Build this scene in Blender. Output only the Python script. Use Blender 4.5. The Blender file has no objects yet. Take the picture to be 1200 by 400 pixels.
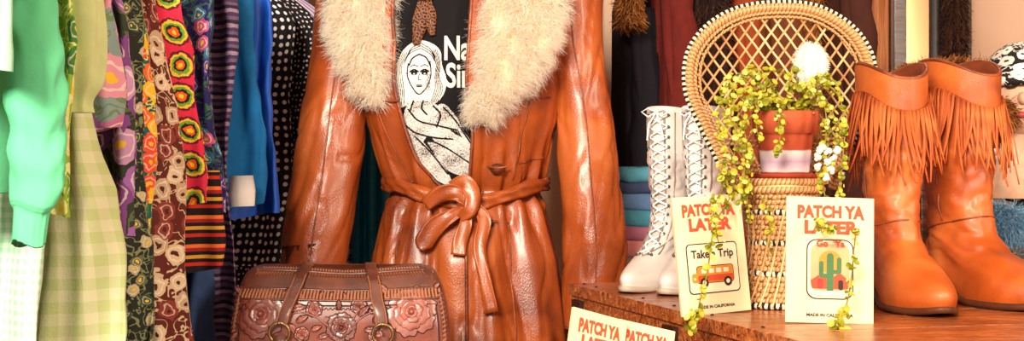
import bpy, bmesh, math, random
import numpy as np
from mathutils import Vector, Matrix, noise as mn
random.seed(7); RNG=np.random.default_rng(7)
sc=bpy.context.scene
F=1667.0; CH=1.0
def W(x,d): return (x-600.0)*d/F
def Zz(y,d): return CH-(y-200.0)*d/F
def P(x,y,d): return Vector((W(x,d),d,Zz(y,d)))
def C(r,g,b):
    f=lambda c:(c/255/12.92) if c/255<=0.04045 else ((c/255+0.055)/1.055)**2.4
    return (f(r),f(g),f(b),1.0)
# ---------------------------------------------------------------- nodes
class NM:
    def __init__(s,name,rough=0.8,spec=0.3,sheen=0,coat=0):
        s.m=bpy.data.materials.new(name); s.m.use_nodes=True; s.nt=s.m.node_tree
        s.b=s.nt.nodes['Principled BSDF']; s.b.inputs['Roughness'].default_value=rough
        s.b.inputs['Specular IOR Level'].default_value=spec
        s.b.inputs['Sheen Weight'].default_value=sheen
        s.b.inputs['Coat Weight'].default_value=coat
        s.b.inputs['Coat Roughness'].default_value=0.2
    def n(s,t,props=None,**ins):
        nd=s.nt.nodes.new('ShaderNode'+t)
        for k,v in (props or {}).items(): setattr(nd,k,v)
        for k,v in ins.items():
            k2=int(k[1:]) if (k[0]=='i' and k[1:].isdigit()) else k
            so=nd.inputs[k2]
            if isinstance(v,bpy.types.NodeSocket): s.nt.links.new(v,so)
            else: so.default_value=v
        return nd
    def uv(s): return s.n('TexCoord').outputs['UV']
    def obj(s): return s.n('TexCoord').outputs['Object']
    def math(s,op,a,b=0.0,c=0.0): return s.n('Math',{'operation':op},i0=a,i1=b,i2=c).outputs[0]
    def mix(s,f,a,b):
        nd=s.nt.nodes.new('ShaderNodeMix'); nd.data_type='RGBA'
        for i,v in ((0,f),(6,a),(7,b)):
            if isinstance(v,bpy.types.NodeSocket): s.nt.links.new(v,nd.inputs[i])
            else: nd.inputs[i].default_value=v
        return nd.outputs[2]
    def ramp(s,f,stops,interp='LINEAR'):
        nd=s.n('ValToRGB',Fac=f); cr=nd.color_ramp; cr.interpolation=interp
        cr.elements[0].position=stops[0][0]; cr.elements[0].color=stops[0][1]
        cr.elements[1].position=stops[1][0]; cr.elements[1].color=stops[1][1]
        for p,c in stops[2:]:
            e=cr.elements.new(p); e.color=c
        return nd.outputs['Color']
    def noise(s,scale,vec=None,detail=4,dist=0.0,out='Fac'):
        kw={'Scale':scale,'Detail':detail,'Distortion':dist}
        if vec is not None: kw['Vector']=vec
        return s.n('TexNoise',**kw).outputs[out]
    def vor(s,scale,vec=None,rnd=1.0,feat='F1'):
        kw={'Scale':scale,'Randomness':rnd}
        if vec is not None: kw['Vector']=vec
        return s.n('TexVoronoi',{'voronoi_dimensions':'3D' if vec is None else '2D','feature':feat},**kw)
    def col(s,c):
        if isinstance(c,bpy.types.NodeSocket): s.nt.links.new(c,s.b.inputs['Base Color'])
        else: s.b.inputs['Base Color'].default_value=c
        return s
    def bump(s,h,strength=0.4,dist=0.002):
        bp=s.n('Bump',Height=h,Strength=strength,Distance=dist)
        s.nt.links.new(bp.outputs['Normal'],s.b.inputs['Normal']); return s
def plain(name,c,rough=0.85,var=0.12,scale=60,bs=0.3,spec=0.3,sheen=0,metal=0):
    m=NM(name,rough,spec,sheen); f=m.noise(scale,m.obj())
    c2=tuple(min(1,x*(1+var)) for x in c[:3])+(1,); c1=tuple(x*(1-var) for x in c[:3])+(1,)
    m.col(m.ramp(f,[(0.3,c1),(0.7,c2)])); m.bump(m.noise(scale*6,m.obj()),bs,0.001)
    m.b.inputs['Metallic'].default_value=metal
    return m.m
def knit(m,s=350,st=0.4): m.bump(m.noise(s,m.uv(),2),st,0.0012)
def m_dots(name,bg,fg,scale=55,r=0.27,rnd=0.25):
    m=NM(name,.75); v=m.vor(scale,m.uv(),rnd).outputs['Distance']
    m.col(m.ramp(v,[(0,fg),(r,bg)],'CONSTANT')); knit(m); return m.m
def m_floral(name,bg,cols,scale=22,leaf=None,size=.42,center=C(240,200,60),petals=.25):
    m=NM(name,.75); uv=m.uv()
    nz=m.n('TexNoise',Vector=uv,Scale=scale*2.2,Detail=2.0).outputs['Color']
    vv=m.n('VectorMath',{'operation':'MULTIPLY_ADD'},i0=nz,i1=(petals/scale*2,)*3,i2=uv).outputs[0]
    v=m.vor(scale,vv,.9)
    r=m.n('SeparateColor',Color=v.outputs['Color']).outputs[0]
    k=len(cols)
    fc=m.ramp(r,[(i/k,c) for i,c in enumerate(cols)],'CONSTANT')
    lf=leaf or bg
    bgc=m.ramp(m.noise(scale*1.6,uv,1,1.5),[(0,bg),(.54,lf),(.62,bg)],'CONSTANT')
    base=m.mix(m.ramp(v.outputs['Distance'],[(0,(1,)*4),(size,(0,0,0,1))],'CONSTANT'),bgc,fc)
    dk=m.ramp(v.outputs['Distance'],[(0,(0,0,0,1)),(size*.55,(1,)*4),(size*.68,(0,0,0,1))],'CONSTANT')
    base=m.mix(m.math('MULTIPLY',dk,0.5),base,C(255,250,235))
    base=m.mix(m.ramp(v.outputs['Distance'],[(0,(1,)*4),(size*.25,(0,0,0,1))],'CONSTANT'),base,center)
    m.col(base); knit(m); return m.m
def frac(m,s,k): return m.math('FRACT',m.math('MULTIPLY',s,k))
def m_gingham(name,c1,c2,scale=40):
    m=NM(name,.85); x=m.n('SeparateXYZ',Vector=m.uv()).outputs
    a=m.math('GREATER_THAN',frac(m,x[0],scale),.5); b=m.math('GREATER_THAN',frac(m,x[1],scale),.5)
    f=m.math('MULTIPLY',m.math('ADD',a,b),.5)
    m.col(m.mix(f,c1,c2)); knit(m); return m.m
def m_stripes(name,cols,scale=20,axis=1,wob=0.0):
    m=NM(name,.8); uv=m.uv(); x=m.n('SeparateXYZ',Vector=uv).outputs[axis]
    if wob: x=m.math('ADD',x,m.math('MULTIPLY',m.noise(30,uv),wob))
    k=len(cols); m.col(m.ramp(frac(m,x,scale),[(i/k,c) for i,c in enumerate(cols)],'CONSTANT')); knit(m); return m.m
def m_rings(name,bg,cols,scale=28):
    m=NM(name,.85); uv=m.uv(); v=m.vor(scale,uv,.15).outputs['Distance']
    v=m.math('ADD',v,m.math('MULTIPLY',m.math('SUBTRACT',m.noise(160,uv,2),.5),.16))
    st=[(i*.42/len(cols),c) for i,c in enumerate(cols)]+[(.42,bg)]
    m.col(m.ramp(v,st,'CONSTANT')); knit(m,200,.7); return m.m
def m_leather(name,c1,c2,c3,rough=.32,scale=9,bs=.35,coat=.3,fine=260,wr=28,wd=.012,cr=.22):
    m=NM(name,rough,.5,0,coat); o=m.obj(); m.b.inputs['Coat Roughness'].default_value=cr
    f=m.noise(scale,o,5,.6); m.col(m.ramp(f,[(.28,c1),(.5,c2),(.74,c3)]))
    cz=m.n('TexNoise',{'noise_type':'RIDGED_MULTIFRACTAL'},Vector=o,Scale=wr,Detail=3.0).outputs[0]
    h1=m.math('MULTIPLY',cz,-.35); h2=m.math('MULTIPLY',m.vor(fine,None,1).outputs['Distance'],.12)
    h3=m.math('MULTIPLY',m.noise(wr,o,3),.5)
    m.bump(m.math('ADD',m.math('ADD',h1,h3),h2),bs,wd)
    m.nt.links.new(m.ramp(m.noise(25,o),[(.3,(rough*.8,)*3+(1,)),(.7,(min(1,rough*1.5),)*3+(1,))]),m.b.inputs['Roughness'])
    return m.m
def m_island(name,stops,rough=.6,spec=.3,trans=0):
    m=NM(name,rough,spec); r=m.n('NewGeometry').outputs['Random Per Island']
    c=m.ramp(r,stops); m.col(c)
    if trans:
        t=m.n('BsdfTranslucent',Color=c); mx=m.n('MixShader',Fac=trans)
        m.nt.links.new(m.b.outputs[0],mx.inputs[1]); m.nt.links.new(t.outputs[0],mx.inputs[2])
        m.nt.links.new(mx.outputs[0],m.nt.nodes['Material Output'].inputs[0])
    return m.m
def m_wood(name,c1,c2,c3,axis=(1,12,12),rough=.35,worn=0):
    m=NM(name,rough,.5,0,.3); v=m.n('Mapping',Vector=m.obj(),Scale=axis).outputs[0]
    f=m.noise(3.0,v,8,2.0); g=m.noise(14,v,4,.5)
    c=m.mix(m.math('MULTIPLY',g,.5),m.ramp(f,[(.3,c1),(.5,c2),(.68,c3)]),c1)
    if worn:
        k=m.noise(22,v,6,1.0); c=m.mix(m.ramp(k,[(.53,(0,0,0,1)),(.61,(.85,)*3+(1,))]),c,C(66,22,8))
        k2=m.noise(9,m.obj(),5,.5); c=m.mix(m.ramp(k2,[(.56,(0,0,0,1)),(.72,(.7,)*3+(1,))]),c,C(74,28,12))
        k3=m.noise(60,m.obj(),3,.2); c=m.mix(m.ramp(k3,[(.64,(0,0,0,1)),(.70,(.7,)*3+(1,))]),c,C(48,18,10))
    m.col(c); m.bump(m.math('ADD',f,m.math('MULTIPLY',g,.5)),.5,.004); return m.m
# ---------------------------------------------------------------- mesh
class MB:
    def __init__(s): s.v=[];s.f=[];s.mi=[];s.uv=[]
    def add(s,v,f,mi=0,uv=None):
        o=len(s.v); s.v+= [tuple(map(float,p)) for p in v]
        s.f+=[tuple(int(i)+o for i in q) for q in f]; s.mi+=[mi]*len(f)
        s.uv+= [tuple(map(float,p)) for p in uv] if uv is not None else [(float(p[0]),float(p[2])) for p in v]
    def grid(s,Pn,mi=0,flip=False):
        Pn=np.asarray(Pn,float); R,Cn,_=Pn.shape
        du=np.linalg.norm(np.diff(Pn,axis=1),axis=2).mean(0); u=np.concatenate([[0],np.cumsum(du)])
        dv=np.linalg.norm(np.diff(Pn,axis=0),axis=2).mean(1); v=np.concatenate([[0],np.cumsum(dv)])
        uv=[(u[j],v[i]) for i in range(R) for j in range(Cn)]
        f=[]
        for i in range(R-1):
            for j in range(Cn-1):
                a=i*Cn+j; q=(a,a+1,a+Cn+1,a+Cn); f.append(q[::-1] if flip else q)
        s.add(Pn.reshape(-1,3),f,mi,uv)
    def tube(s,path,rad,mi=0,seg=8,flat=1.0,cap=True,upv=None):
        path=[Vector(p) for p in path]; n=len(path)
        if not hasattr(rad,'__len__'): rad=[rad]*n
        T=[(path[min(i+1,n-1)]-path[max(i-1,0)]).normalized() for i in range(n)]
        N=Vector(upv) if upv else (Vector((0,0,1)) if abs(T[0].z)<.9 else Vector((0,-1,0)))
        rows=[]
        for i in range(n):
            if upv: N=Vector(upv)
            N=(N-T[i]*N.dot(T[i])); 
            if N.length<1e-6: N=T[i].orthogonal()
            N.normalize(); Bn=T[i].cross(N)
            rows.append([path[i]+(N*math.cos(a)*flat+Bn*math.sin(a))*rad[i] for a in [2*math.pi*k/seg for k in range(seg+1)]])
        s.grid([[tuple(p) for p in r] for r in rows],mi)
        if cap:
            for r,fl in ((rows[0],True),(rows[-1],False)):
                s.add(r[:-1],[tuple(range(seg))[::(1 if fl else -1)]],mi)
    def ell(s,c,r,mi=0,seg=10,rings=6,M=None):
        g=[]
        for i in range(rings+1):
            t=math.pi*i/rings; row=[]
            for j in range(seg+1):
                a=2*math.pi*j/seg
                p=Vector((r[0]*math.sin(t)*math.cos(a),r[1]*math.sin(t)*math.sin(a),r[2]*math.cos(t)))
                if M is not None: p=M@p
                row.append(tuple(p+Vector(c)))
            g.append(row)
        s.grid(g,mi,True)
    def box(s,c,h,mi=0,M=None):
        v=[]
        for x in(-1,1):
            for y in(-1,1):
                for z in(-1,1):
                    p=Vector((x*h[0],y*h[1],z*h[2]))
                    if M is not None: p=M@p
                    v.append(p+Vector(c))
        s.add(v,[(0,1,3,2),(4,6,7,5),(0,4,5,1),(2,3,7,6),(0,2,6,4),(1,5,7,3)],mi)
    def build(s,name,mats,smooth=True,merge=True,bevel=0,solid=0,parent=None,recalc=False):
        me=bpy.data.meshes.new(name); me.from_pydata(s.v,[],s.f)
        for m in mats: me.materials.append(m)
        me.polygons.foreach_set('material_index',s.mi)
        me.polygons.foreach_set('use_smooth',[smooth]*len(s.f))
        ul=me.uv_layers.new(name='UVMap'); li=np.zeros(len(me.loops),int); me.loops.foreach_get('vertex_index',li)
        ul.data.foreach_set('uv',np.array(s.uv)[li].ravel())
        if merge:
            bm=bmesh.new(); bm.from_mesh(me); bmesh.ops.remove_doubles(bm,verts=bm.verts,dist=1e-5)
            if recalc: bmesh.ops.recalc_face_normals(bm,faces=bm.faces)
            bm.to_mesh(me); bm.free()
        me.update(); ob=bpy.data.objects.new(name,me); sc.collection.objects.link(ob)
        if solid: md=ob.modifiers.new('s','SOLIDIFY'); md.thickness=solid
        if bevel: md=ob.modifiers.new('b','BEVEL'); md.width=bevel; md.segments=3; md.limit_method='ANGLE'
        if parent: ob.parent=parent
        return ob
def cat(pts,n):
    p=np.asarray(pts,float); m=len(p); q=np.vstack([2*p[0]-p[1],p,2*p[-1]-p[-2]]); out=[]
    for t in np.linspace(0,m-1-1e-9,n):
        i=int(t); f=t-i; a,b,c,d=q[i],q[i+1],q[i+2],q[i+3]
        out.append(.5*((2*b)+(-a+c)*f+(2*a-5*b+4*c-d)*f*f+(-a+3*b-3*c+d)*f**3))
    return np.array(out)
def sm(tab):
    t=np.array(tab,float); t=t[t[:,0].argsort()]; k=np.linspace(t[0,0],t[-1,0],400)
    w=np.hanning(25); w/=w.sum(); cols=[]
    for c in range(1,t.shape[1]):
        v=np.interp(k,t[:,0],t[:,c]); v=np.convolve(np.pad(v,12,'edge'),w,'valid'); cols.append(v)
    return lambda x:[float(np.interp(x,k,c)) for c in cols]
def text2d(s,size,bold=0.0):
    cu=bpy.data.curves.new('t','FONT'); cu.body=s; cu.size=size; cu.offset=bold; cu.align_x='CENTER'; cu.resolution_u=4
    ob=bpy.data.objects.new('t',cu); sc.collection.objects.link(ob); bpy.context.view_layer.update()
    me=bpy.data.meshes.new_from_object(ob.evaluated_get(bpy.context.evaluated_depsgraph_get()))
    v=[(p.co.x,p.co.y) for p in me.vertices]; f=[tuple(q.vertices) for q in me.polygons]
    bpy.data.objects.remove(ob); bpy.data.curves.remove(cu); bpy.data.meshes.remove(me); return v,f
def fur(mb,pts,nrm,length,width,mi=0,down=.6,curl=.25,k=5,side=None,clump=60):
    n=len(pts); L=length*RNG.uniform(.6,1.15,(n,1)); d=nrm.copy()
    ph=pts*clump
    cl=np.stack([np.sin(ph[:,0]*1.3+ph[:,2]*.9)+np.sin(ph[:,2]*2.1+1),np.sin(ph[:,1]*1.1+ph[:,0]),np.sin(ph[:,0]*1.7-ph[:,2]*.7)],1)*curl
    d=d*.75+cl+RNG.normal(0,.22,(n,3)); d[:,2]-=down; d/=np.linalg.norm(d,axis=1,keepdims=True)
    sd=np.cross(d,RNG.normal(0,1,(n,3))); sd/=np.linalg.norm(sd,axis=1,keepdims=True)
    bend=RNG.normal(0,.3,(n,3)); bend[:,2]-=.35
    V=np.zeros((n,k*2,3))
    for j in range(k):
        t=j/(k-1); c=pts+d*L*t+bend*L*t*t*.5+cl*L*.35*math.sin(t*6); w=width*(1-t*.85)*sd
        V[:,2*j]=c-w; V[:,2*j+1]=c+w
    o=len(mb.v); mb.v+=V.reshape(-1,3).tolist(); mb.uv+=[(0,0)]*(n*k*2)
    base=(np.arange(n)*k*2+o)[:,None,None]; q=np.array([[2*j,2*j+1,2*j+3,2*j+2] for j in range(k-1)])[None]
    f=(base+q).reshape(-1,4).tolist(); mb.f+= [tuple(x) for x in f]; mb.mi+=[mi]*len(f)
def nz(x,y,z): return mn.noise(Vector((x,y,z)))
# ================================================================= ROOM
def slab(name,c,h,mat,bevel=0):
    mb=MB(); mb.box(c,h); return mb.build(name,[mat],smooth=False,bevel=bevel,recalc=True)
m_floor=m_wood('floor_wood',C(70,40,22),C(110,65,38),C(140,90,55),(12,1,12),.4)
m_wall=plain('plaster_dark',C(96,58,40),.9,.08,6); m_cream=plain('plaster_cream',C(222,184,158),.9,.04,5)
m_warm=plain('plaster_warm',C(186,140,106),.9,.06,5)
slab('floor',(0.2,2.2,-.03),(2.4,3.2,.03),m_floor)
slab('ceiling',(0.2,2.2,2.73),(2.4,3.2,.03),m_warm)
slab('wall_back',(0.2,5.43,1.35),(2.4,.03,1.35),m_wall)
slab('wall_left',(-2.23,2.2,1.35),(.03,3.2,1.35),m_wall)
slab('wall_right',(2.63,2.2,1.35),(.03,3.2,1.35),m_warm)
slab('wall_partition',(W(683,3.35),3.38,1.35),(.11,.03,1.35),m_cream)
slab('baseboard_back',(0.2,5.38,.06),(2.4,.02,.06),m_cream)
# ================================================================= TABLES / CRATE
TT=.67
m_tw=m_wood('table_wood',C(60,28,14),C(105,50,24),C(140,76,40))
def table(name,x0,x1,y0,y1,top,mat):
    mb=MB(); mb.box(((x0+x1)/2,(y0+y1)/2,top-.02),((x1-x0)/2,(y1-y0)/2,.02))
    for x in(x0+.05,x1-.05):
        for y in(y0+.05,y1-.05): mb.box((x,y,(top-.04)/2),(.025,.025,(top-.04)/2))
    mb.box(((x0+x1)/2,y0+.04,top-.08),((x1-x0)/2-.06,.012,.04)); mb.box(((x0+x1)/2,y1-.04,top-.08),((x1-x0)/2-.06,.012,.04))
    return mb.build(name,[mat],smooth=False,bevel=.004)
table('display_table',-.405,1.15,1.42,2.27,TT,m_tw)
CT=.812; e=Vector((.185,-.66,0)).normalized(); r_=Vector((-e.y,e.x,0)); bl=Vector((.092,2.37,0))
Mc=Matrix(((r_.x,-e.x,0),(r_.y,-e.y,0),(0,0,1)))
m_cr=m_wood('crate_wood',C(122,52,20),C(196,104,48),C(230,150,84),(2.0,14,14),.34,1)
m_crd=plain('crate_dark_edge',C(50,20,10),.5,.3,40)
mb=MB(); wd,ln=1.0,.93; hh=(CT-TT)
def crp(u,v,z): return bl+r_*u+e*v+Vector((0,0,z))
pl=[0,.17,.36,.56,.75,.93]
for i in range(5):
    a,b=pl[i]+.0016,pl[i+1]-.0016
    mb.box(crp(wd/2,(a+b)/2,CT-.009),(wd/2,(b-a)/2,.009),0,Mc)
mb.box(crp(wd/2,ln/2,CT-.014),(wd/2-.01,ln/2-.01,.003),1,Mc)
for v,th in((.018,.012),(ln-.018,.012)):
    mb.box(crp(wd/2,v,TT+(hh-.018)/2),(wd/2-.006,th,(hh-.018)/2),0,Mc)
for u in(.015,wd-.015):
    for k in range(3):
        z0=TT+.002+k*.0415; mb.box(crp(u,ln/2,z0+.0195),(.010,ln/2-.03,.0195),0,Mc)
for u in (.004,):
    for v in (.05,.45,.86): mb.box(crp(u,v,TT+hh/2-.012),(.006,.022,hh/2-.012),1,Mc)
for v in(.03,.09,.2,.3,.42,.55,.7):
    for u in(.02,.97): mb.ell(crp(u,v,CT+.0005),(.003,.003,.0015),1,8,4)
mb.build('wooden_crate',[m_cr,m_crd],smooth=False,bevel=.0025)
table('back_table',.24,1.6,2.72,3.25,.80,m_tw)
# ================================================================= GARMENTS
m_wire=plain('wire_metal',C(150,150,150),.3,.05,50,.1,.5,0,.9)
RX=-.66
def garment(name,d,right,ybot,mat,seed=0,thick=.022,ztop=1.45,amp=.017,freq=26,extra=None,mats=None,hemw=.006):
    rng=random.Random(seed); mb=MB(); rt=sm([(y,x) for y,x in right]); zb=max(Zz(ybot,d),.585); 
    R=46; S=96; rows=[]; p0,p1,p2=[rng.uniform(0,6.28) for _ in range(3)]
    for i in range(R+1):
        t=i/R; z=zb+(ztop-zb)*t; y=200+(CH-z)*F/d
        X=W(rt(y)[0],d); a=(X-RX); 
        if ztop>1.4 and z>1.28: a*=max(.15,1-((z-1.28)/.17)**1.5*.85)
        cx=X-a if z<=1.28 else RX
        g=min(1,(ztop-z)/.35+.25); row=[]
        for j in range(S+1):
            ph=2*math.pi*j/S; cs,sn=math.cos(ph),math.sin(ph)
            lx=a*math.copysign(abs(cs)**.8,cs); ly=thick*math.copysign(abs(sn)**.7,sn)
            s_=(lx+cx)
            w1=math.sin(freq*s_*2.4+p0+1.2*math.sin(z*5+p1)); 
            dy=amp*g*(math.copysign(abs(w1)**.7,w1)+.5*math.sin(freq*s_*5.3+p2+z*3))
            dy+=amp*.5*g*nz(s_*14,seed,z*5)*2
            dx=.006*math.sin(z*17+p1)*g*(1 if cs>0 else .2)+ .004*nz(z*25,seed*3,sn*3)*g
            zz=z+(hemw*math.sin(freq*s_*1.4+p0) if i==0 else 0)
            row.append((cx+lx+dx, d+thick+ly+dy, zz))
        rows.append(row)
    mb.grid(rows,0); top=rows[-1]
    mb.tube([(RX,d+thick,ztop-.005),(RX,d+thick,1.49),(RX+.012,d+thick,1.515),(RX,d+thick,1.533),(RX-.015,d+thick,1.52)],.0017,1,6)
    if extra: extra(mb)
    return mb.build(name,[mat,m_wire]+(mats or []))
g_mint=plain('mint_fleece',C(100,202,150),.9,.06,30); g_pmint=plain('pale_mint_cotton',C(160,210,180),.9,.05)
g_check=m_gingham('mint_check',C(200,220,198),C(152,200,170),95)
g_ging=m_gingham('yellow_green_gingham',C(218,220,182),C(190,204,142),38)
g_cream=plain('cream_green_cotton',C(196,206,148),.9,.06)
g_lime=m_floral('lime_floral',C(144,184,54),[C(100,160,44),C(230,225,130),C(66,132,58)],26,C(225,235,150))
g_lil=m_floral('lilac_floral',C(134,162,160),[C(194,114,160),C(152,92,162),C(226,156,180)],20,C(112,140,100),.55)
g_blk=m_floral('black_leaf_floral',C(36,40,34),[C(104,112,70),C(64,84,54),C(190,180,144)],40,C(130,140,100),.3)
g_pur=m_floral('purple_floral',C(50,60,48),[C(160,106,182),C(130,72,144),C(200,154,198)],22,C(92,110,66),.5)
g_psy=m_floral('psychedelic_floral',C(26,98,108),[C(244,200,36),C(238,110,28),C(44,140,66),C(236,82,54)],36,C(238,218,84),.5)
g_bro=m_floral('brown_cream_floral',C(96,36,30),[C(222,200,166),C(200,172,140),C(140,58,48)],30,C(215,192,156),.42,C(80,34,26))
g_cro=m_rings('crochet_circles',C(220,46,78),[C(248,208,56),C(236,100,28),C(44,28,36),C(112,168,56),C(240,198,60),C(106,26,52)],21)
g_str=m_stripes('serape_stripes',[C(24,16,20),C(198,46,32),C(22,16,20),C(220,158,54),C(24,18,22),C(160,36,42),C(238,116,52),C(18,14,18)],24)
g_den=plain('denim',C(52,74,118),.9,.15,80); g_nav=m_floral('navy_floral',C(32,28,86),[C(84,52,152),C(52,118,148),C(198,82,130)],34,C(54,100,70),.4)
g_pla=m_stripes('purple_plaid',[C(70,50,84),C(150,126,150),C(46,32,60),C(104,82,116)],46,1,.01)
g_blu=plain('blue_cotton',C(12,96,154),.85,.1); g_bbl=plain('bright_blue_satin',C(20,76,174),.5,.1)
g_wht=plain('white_cuff',C(225,218,216),.9,.03)
g_dot=m_dots('polka_dots',C(12,10,17),C(235,230,228),62,.26); g_dot2=m_dots('small_dots',C(12,10,17),C(225,215,215),88,.2,.5)
g_lpur=m_stripes('violet_stripe',[C(140,110,160),C(205,190,205)],60,0)
def mint_sleeve(mb):
    pts=[(30,-70,1.36,30),(36,0,1.35,32),(40,70,1.34,34),(43,140,1.335,33),(42,200,1.33,32),(38,238,1.33,27),(37,248,1.33,21),(36,262,1.33,20),(34,286,1.33,20)]
    cc=cat(pts,80); rows=[]
    for i,(x,y,d,r) in enumerate(cc):
        c=P(x,y,d); R=r*d/F; row=[]
        for j in range(49):
            a=2*math.pi*j/48; rr=R*(1+.16*nz(math.cos(a)*1.5,math.sin(a)*1.5,y*.02)+((.06*math.sin(y*.12+2.5*math.sin(a))+.05*nz(math.cos(a)*3,y*.06,math.sin(a)*3)) if y<240 else .04*math.cos(16*a)))
            row.append((c.x+rr*math.cos(a),c.y+rr*.75*math.sin(a),c.z+ .004*math.sin(a*2)))
        rows.append(row)
    c=P(34,280,1.33); rows.append([(c.x+.6*(q[0]-c.x),c.y+.6*(q[1]-c.y),c.z+.01) for q in rows[-1]])
    mb.grid(rows,0,True)
garment('hanging_mint_shirt',1.24,[(-300,10),(0,16),(60,26),(90,24),(400,20)],78,g_pmint,1)
garment('hanging_mint_sweatshirt',1.36,[(-300,20),(0,20),(100,15),(400,18)],232,g_mint,2,extra=mint_sleeve)
garment('hanging_check_dress',1.44,[(-300,20),(0,30),(240,42),(400,47),(600,52)],560,g_check,3)
garment('hanging_lime_blouse',1.50,[(-300,50),(0,82),(60,88),(150,82),(250,76),(400,76)],256,g_lime,4)
def puff(mb):
    cc=cat([(82,-60,26),(88,0,30),(92,50,31),(94,95,27),(92,118,17),(92,132,18)],36); rows=[]
    for x,y,r in cc:
        c=P(x,y,1.55); R=r*1.55/F
        rows.append([(c.x+R*math.cos(a)*(1+.10*math.sin(7*a+y*.03)),c.y+R*.7*math.sin(a)*(1+.1*math.sin(5*a)),c.z) for a in [2*math.pi*j/60 for j in range(61)]])
    mb.grid(rows,2,True)
garment('hanging_gingham_dress',1.59,[(-300,70),(0,96),(120,106),(200,116),(300,130),(400,142),(600,158)],600,g_ging,5,amp=.014,extra=puff,mats=[g_cream])
garment('hanging_lilac_blouse',1.68,[(-300,90),(0,128),(60,142),(120,146),(160,140),(400,140)],152,g_lil,6)
garment('hanging_purple_tunic',1.73,[(-300,90),(0,140),(150,158),(280,160),(400,150)],272,g_pur,7)
garment('hanging_leaf_print_dress',1.79,[(-300,90),(0,152),(150,162),(300,165),(400,168),(600,170)],600,g_blk,8)
garment('hanging_psychedelic_shirt',1.85,[(-300,110),(0,166),(100,172),(200,176),(400,174)],312,g_psy,9)
garment('hanging_brown_floral_dress',1.91,[(-300,120),(0,184),(100,192),(200,205),(300,213),(400,218),(600,220)],600,g_bro,10)
garment('hanging_crochet_vest',1.97,[(-300,160),(0,212),(60,226),(120,222),(200,232),(400,232)],236,g_cro,11)
garment('hanging_striped_skirt',2.03,[(-300,256),(200,252),(280,258),(400,258)],316,g_str,12,ztop=1.0)
garment('hanging_navy_blouse',2.07,[(-300,200),(0,248),(100,250),(200,256),(400,256)],245,g_nav,13)
garment('hanging_denim_jeans',2.11,[(-300,240),(250,246),(400,254),(600,256)],440,g_den,14)
garment('hanging_plaid_shirt',2.17,[(-300,240),(0,276),(80,272),(200,266),(300,270),(600,274)],430,g_pla,15)
def cuff(mb):
    a=P(283,206,2.2); b=P(284,242,2.2); mb.tube([a,a.lerp(b,.5),b],[.018,.021,.019],2,12,.7)
garment('hanging_blue_shirt',2.25,[(-300,260),(0,296),(100,300),(200,306),(400,306)],240,g_blu,16,extra=cuff,mats=[g_wht])
garment('hanging_blue_blouse',2.33,[(-300,270),(0,312),(100,318),(180,324),(400,322)],254,g_bbl,17)
garment('hanging_polka_dot_dress',2.74,[(-300,300),(0,345),(150,342),(300,330),(400,335)],316,g_dot,18)
garment('hanging_black_dress',2.83,[(-300,330),(0,374),(150,360),(300,362),(400,368),(600,370)],600,g_dot2,19)
garment('hanging_violet_shirt',2.93,[(-300,350),(0,396),(400,372)],400,g_lpur,20)
mb=MB(); mb.tube([(RX,1.1,1.525),(RX,3.1,1.525)],.008,0,12)
for y in(1.12,3.08):
    mb.tube([(RX,y,1.525),(RX,y,.03)],.011,0,12); mb.tube([(RX-.22,y,.025),(RX+.14,y,.025)],.014,0,10)
mb.build('clothes_rack',[m_wire])
# ================================================================= COAT
DC=2.60
rows_=[(-110,505,575,.05),(-85,455,625,.085),(-45,405,675,.11),(0,408,672,.125),(60,415,665,.135),(130,425,655,.135),(180,440,645,.12),(222,458,634,.103),(252,450,642,.118),(300,438,655,.14),(400,430,668,.16),(520,420,680,.175)]
coatf=sm([(Zz(y,DC),(W(l,DC)+W(r,DC))/2,(W(r,DC)-W(l,DC))/2,b) for y,l,r,b in rows_])
zwst=Zz(226,2.47)
def coat_xyz(th,z,off=0.0,disp=True,base=coatf):
    c,a,b=base(z)
    s_,k_=math.sin(th),math.cos(th)
    D=off
    if disp:
        px,py,pz=math.sin(th)*2.2,math.cos(th)*2.2,z*6
        n=nz(px*1.6,py*1.6,pz*.7); n2=nz(px*3+5,py*3,pz*1.0)
        D+=.005*n+.0022*n2
        cr=max(0,1-abs(nz(px*1.8+9,py*2,pz*.8+px*1.5))*9); D-=.0045*cr
        up=max(0,min(1,(z-zwst)/.10)); v=nz(px*2.2+pz*.25,py*2,3.3); D+=up*.006*v
        g=math.exp(-((z-zwst)/.075)**2)
        D+=g*.0080*math.sin(19*th+2.5*n)
        gb=max(0,min(1,(zwst-z)/.12)); D+=gb*(.009*math.sin(7*th+1+n)+.0035*math.sin(15*th+z*4))
        D-=.010*math.exp(-((z-zwst)/.016)**2)
    return Vector((c+(a+D)*s_, DC-(b+D)*math.copysign(abs(k_)**.8,k_), z))
def th_of(X,z,base=coatf):
    c,a,b=base(z); return math.asin(max(-.99,min(.99,(X-c)/a)))
def on_coat(x,y,off=.003,disp=True):
    z=Zz(y,2.47); return coat_xyz(th_of(W(x,2.47),z),z,off,disp)
edL=sm([(-120,475),(0,458),(100,458),(150,470),(190,487),(222,512),(240,570),(600,575)])
edR=sm([(-120,560),(0,552),(100,546),(150,554),(215,549),(260,546),(400,548),(600,550)])
m_coat=m_leather('cognac_leather',C(108,40,10),C(164,74,26),C(204,108,50),.33,6,.35,.32,260,24,.008,.25)
m_seam=m_leather('cognac_leather_seam',C(86,30,10),C(128,54,20),C(164,80,36),.42,20,.3,.15)
m_lin=plain('coat_lining',C(60,22,10),.7)
m_btn=plain('brown_button',C(80,38,16),.2,.2,60,.1,.7)
mb=MB(); zt,zb=Zz(-108,DC),Zz(500,DC); R=190; S=230; g=[]
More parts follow.
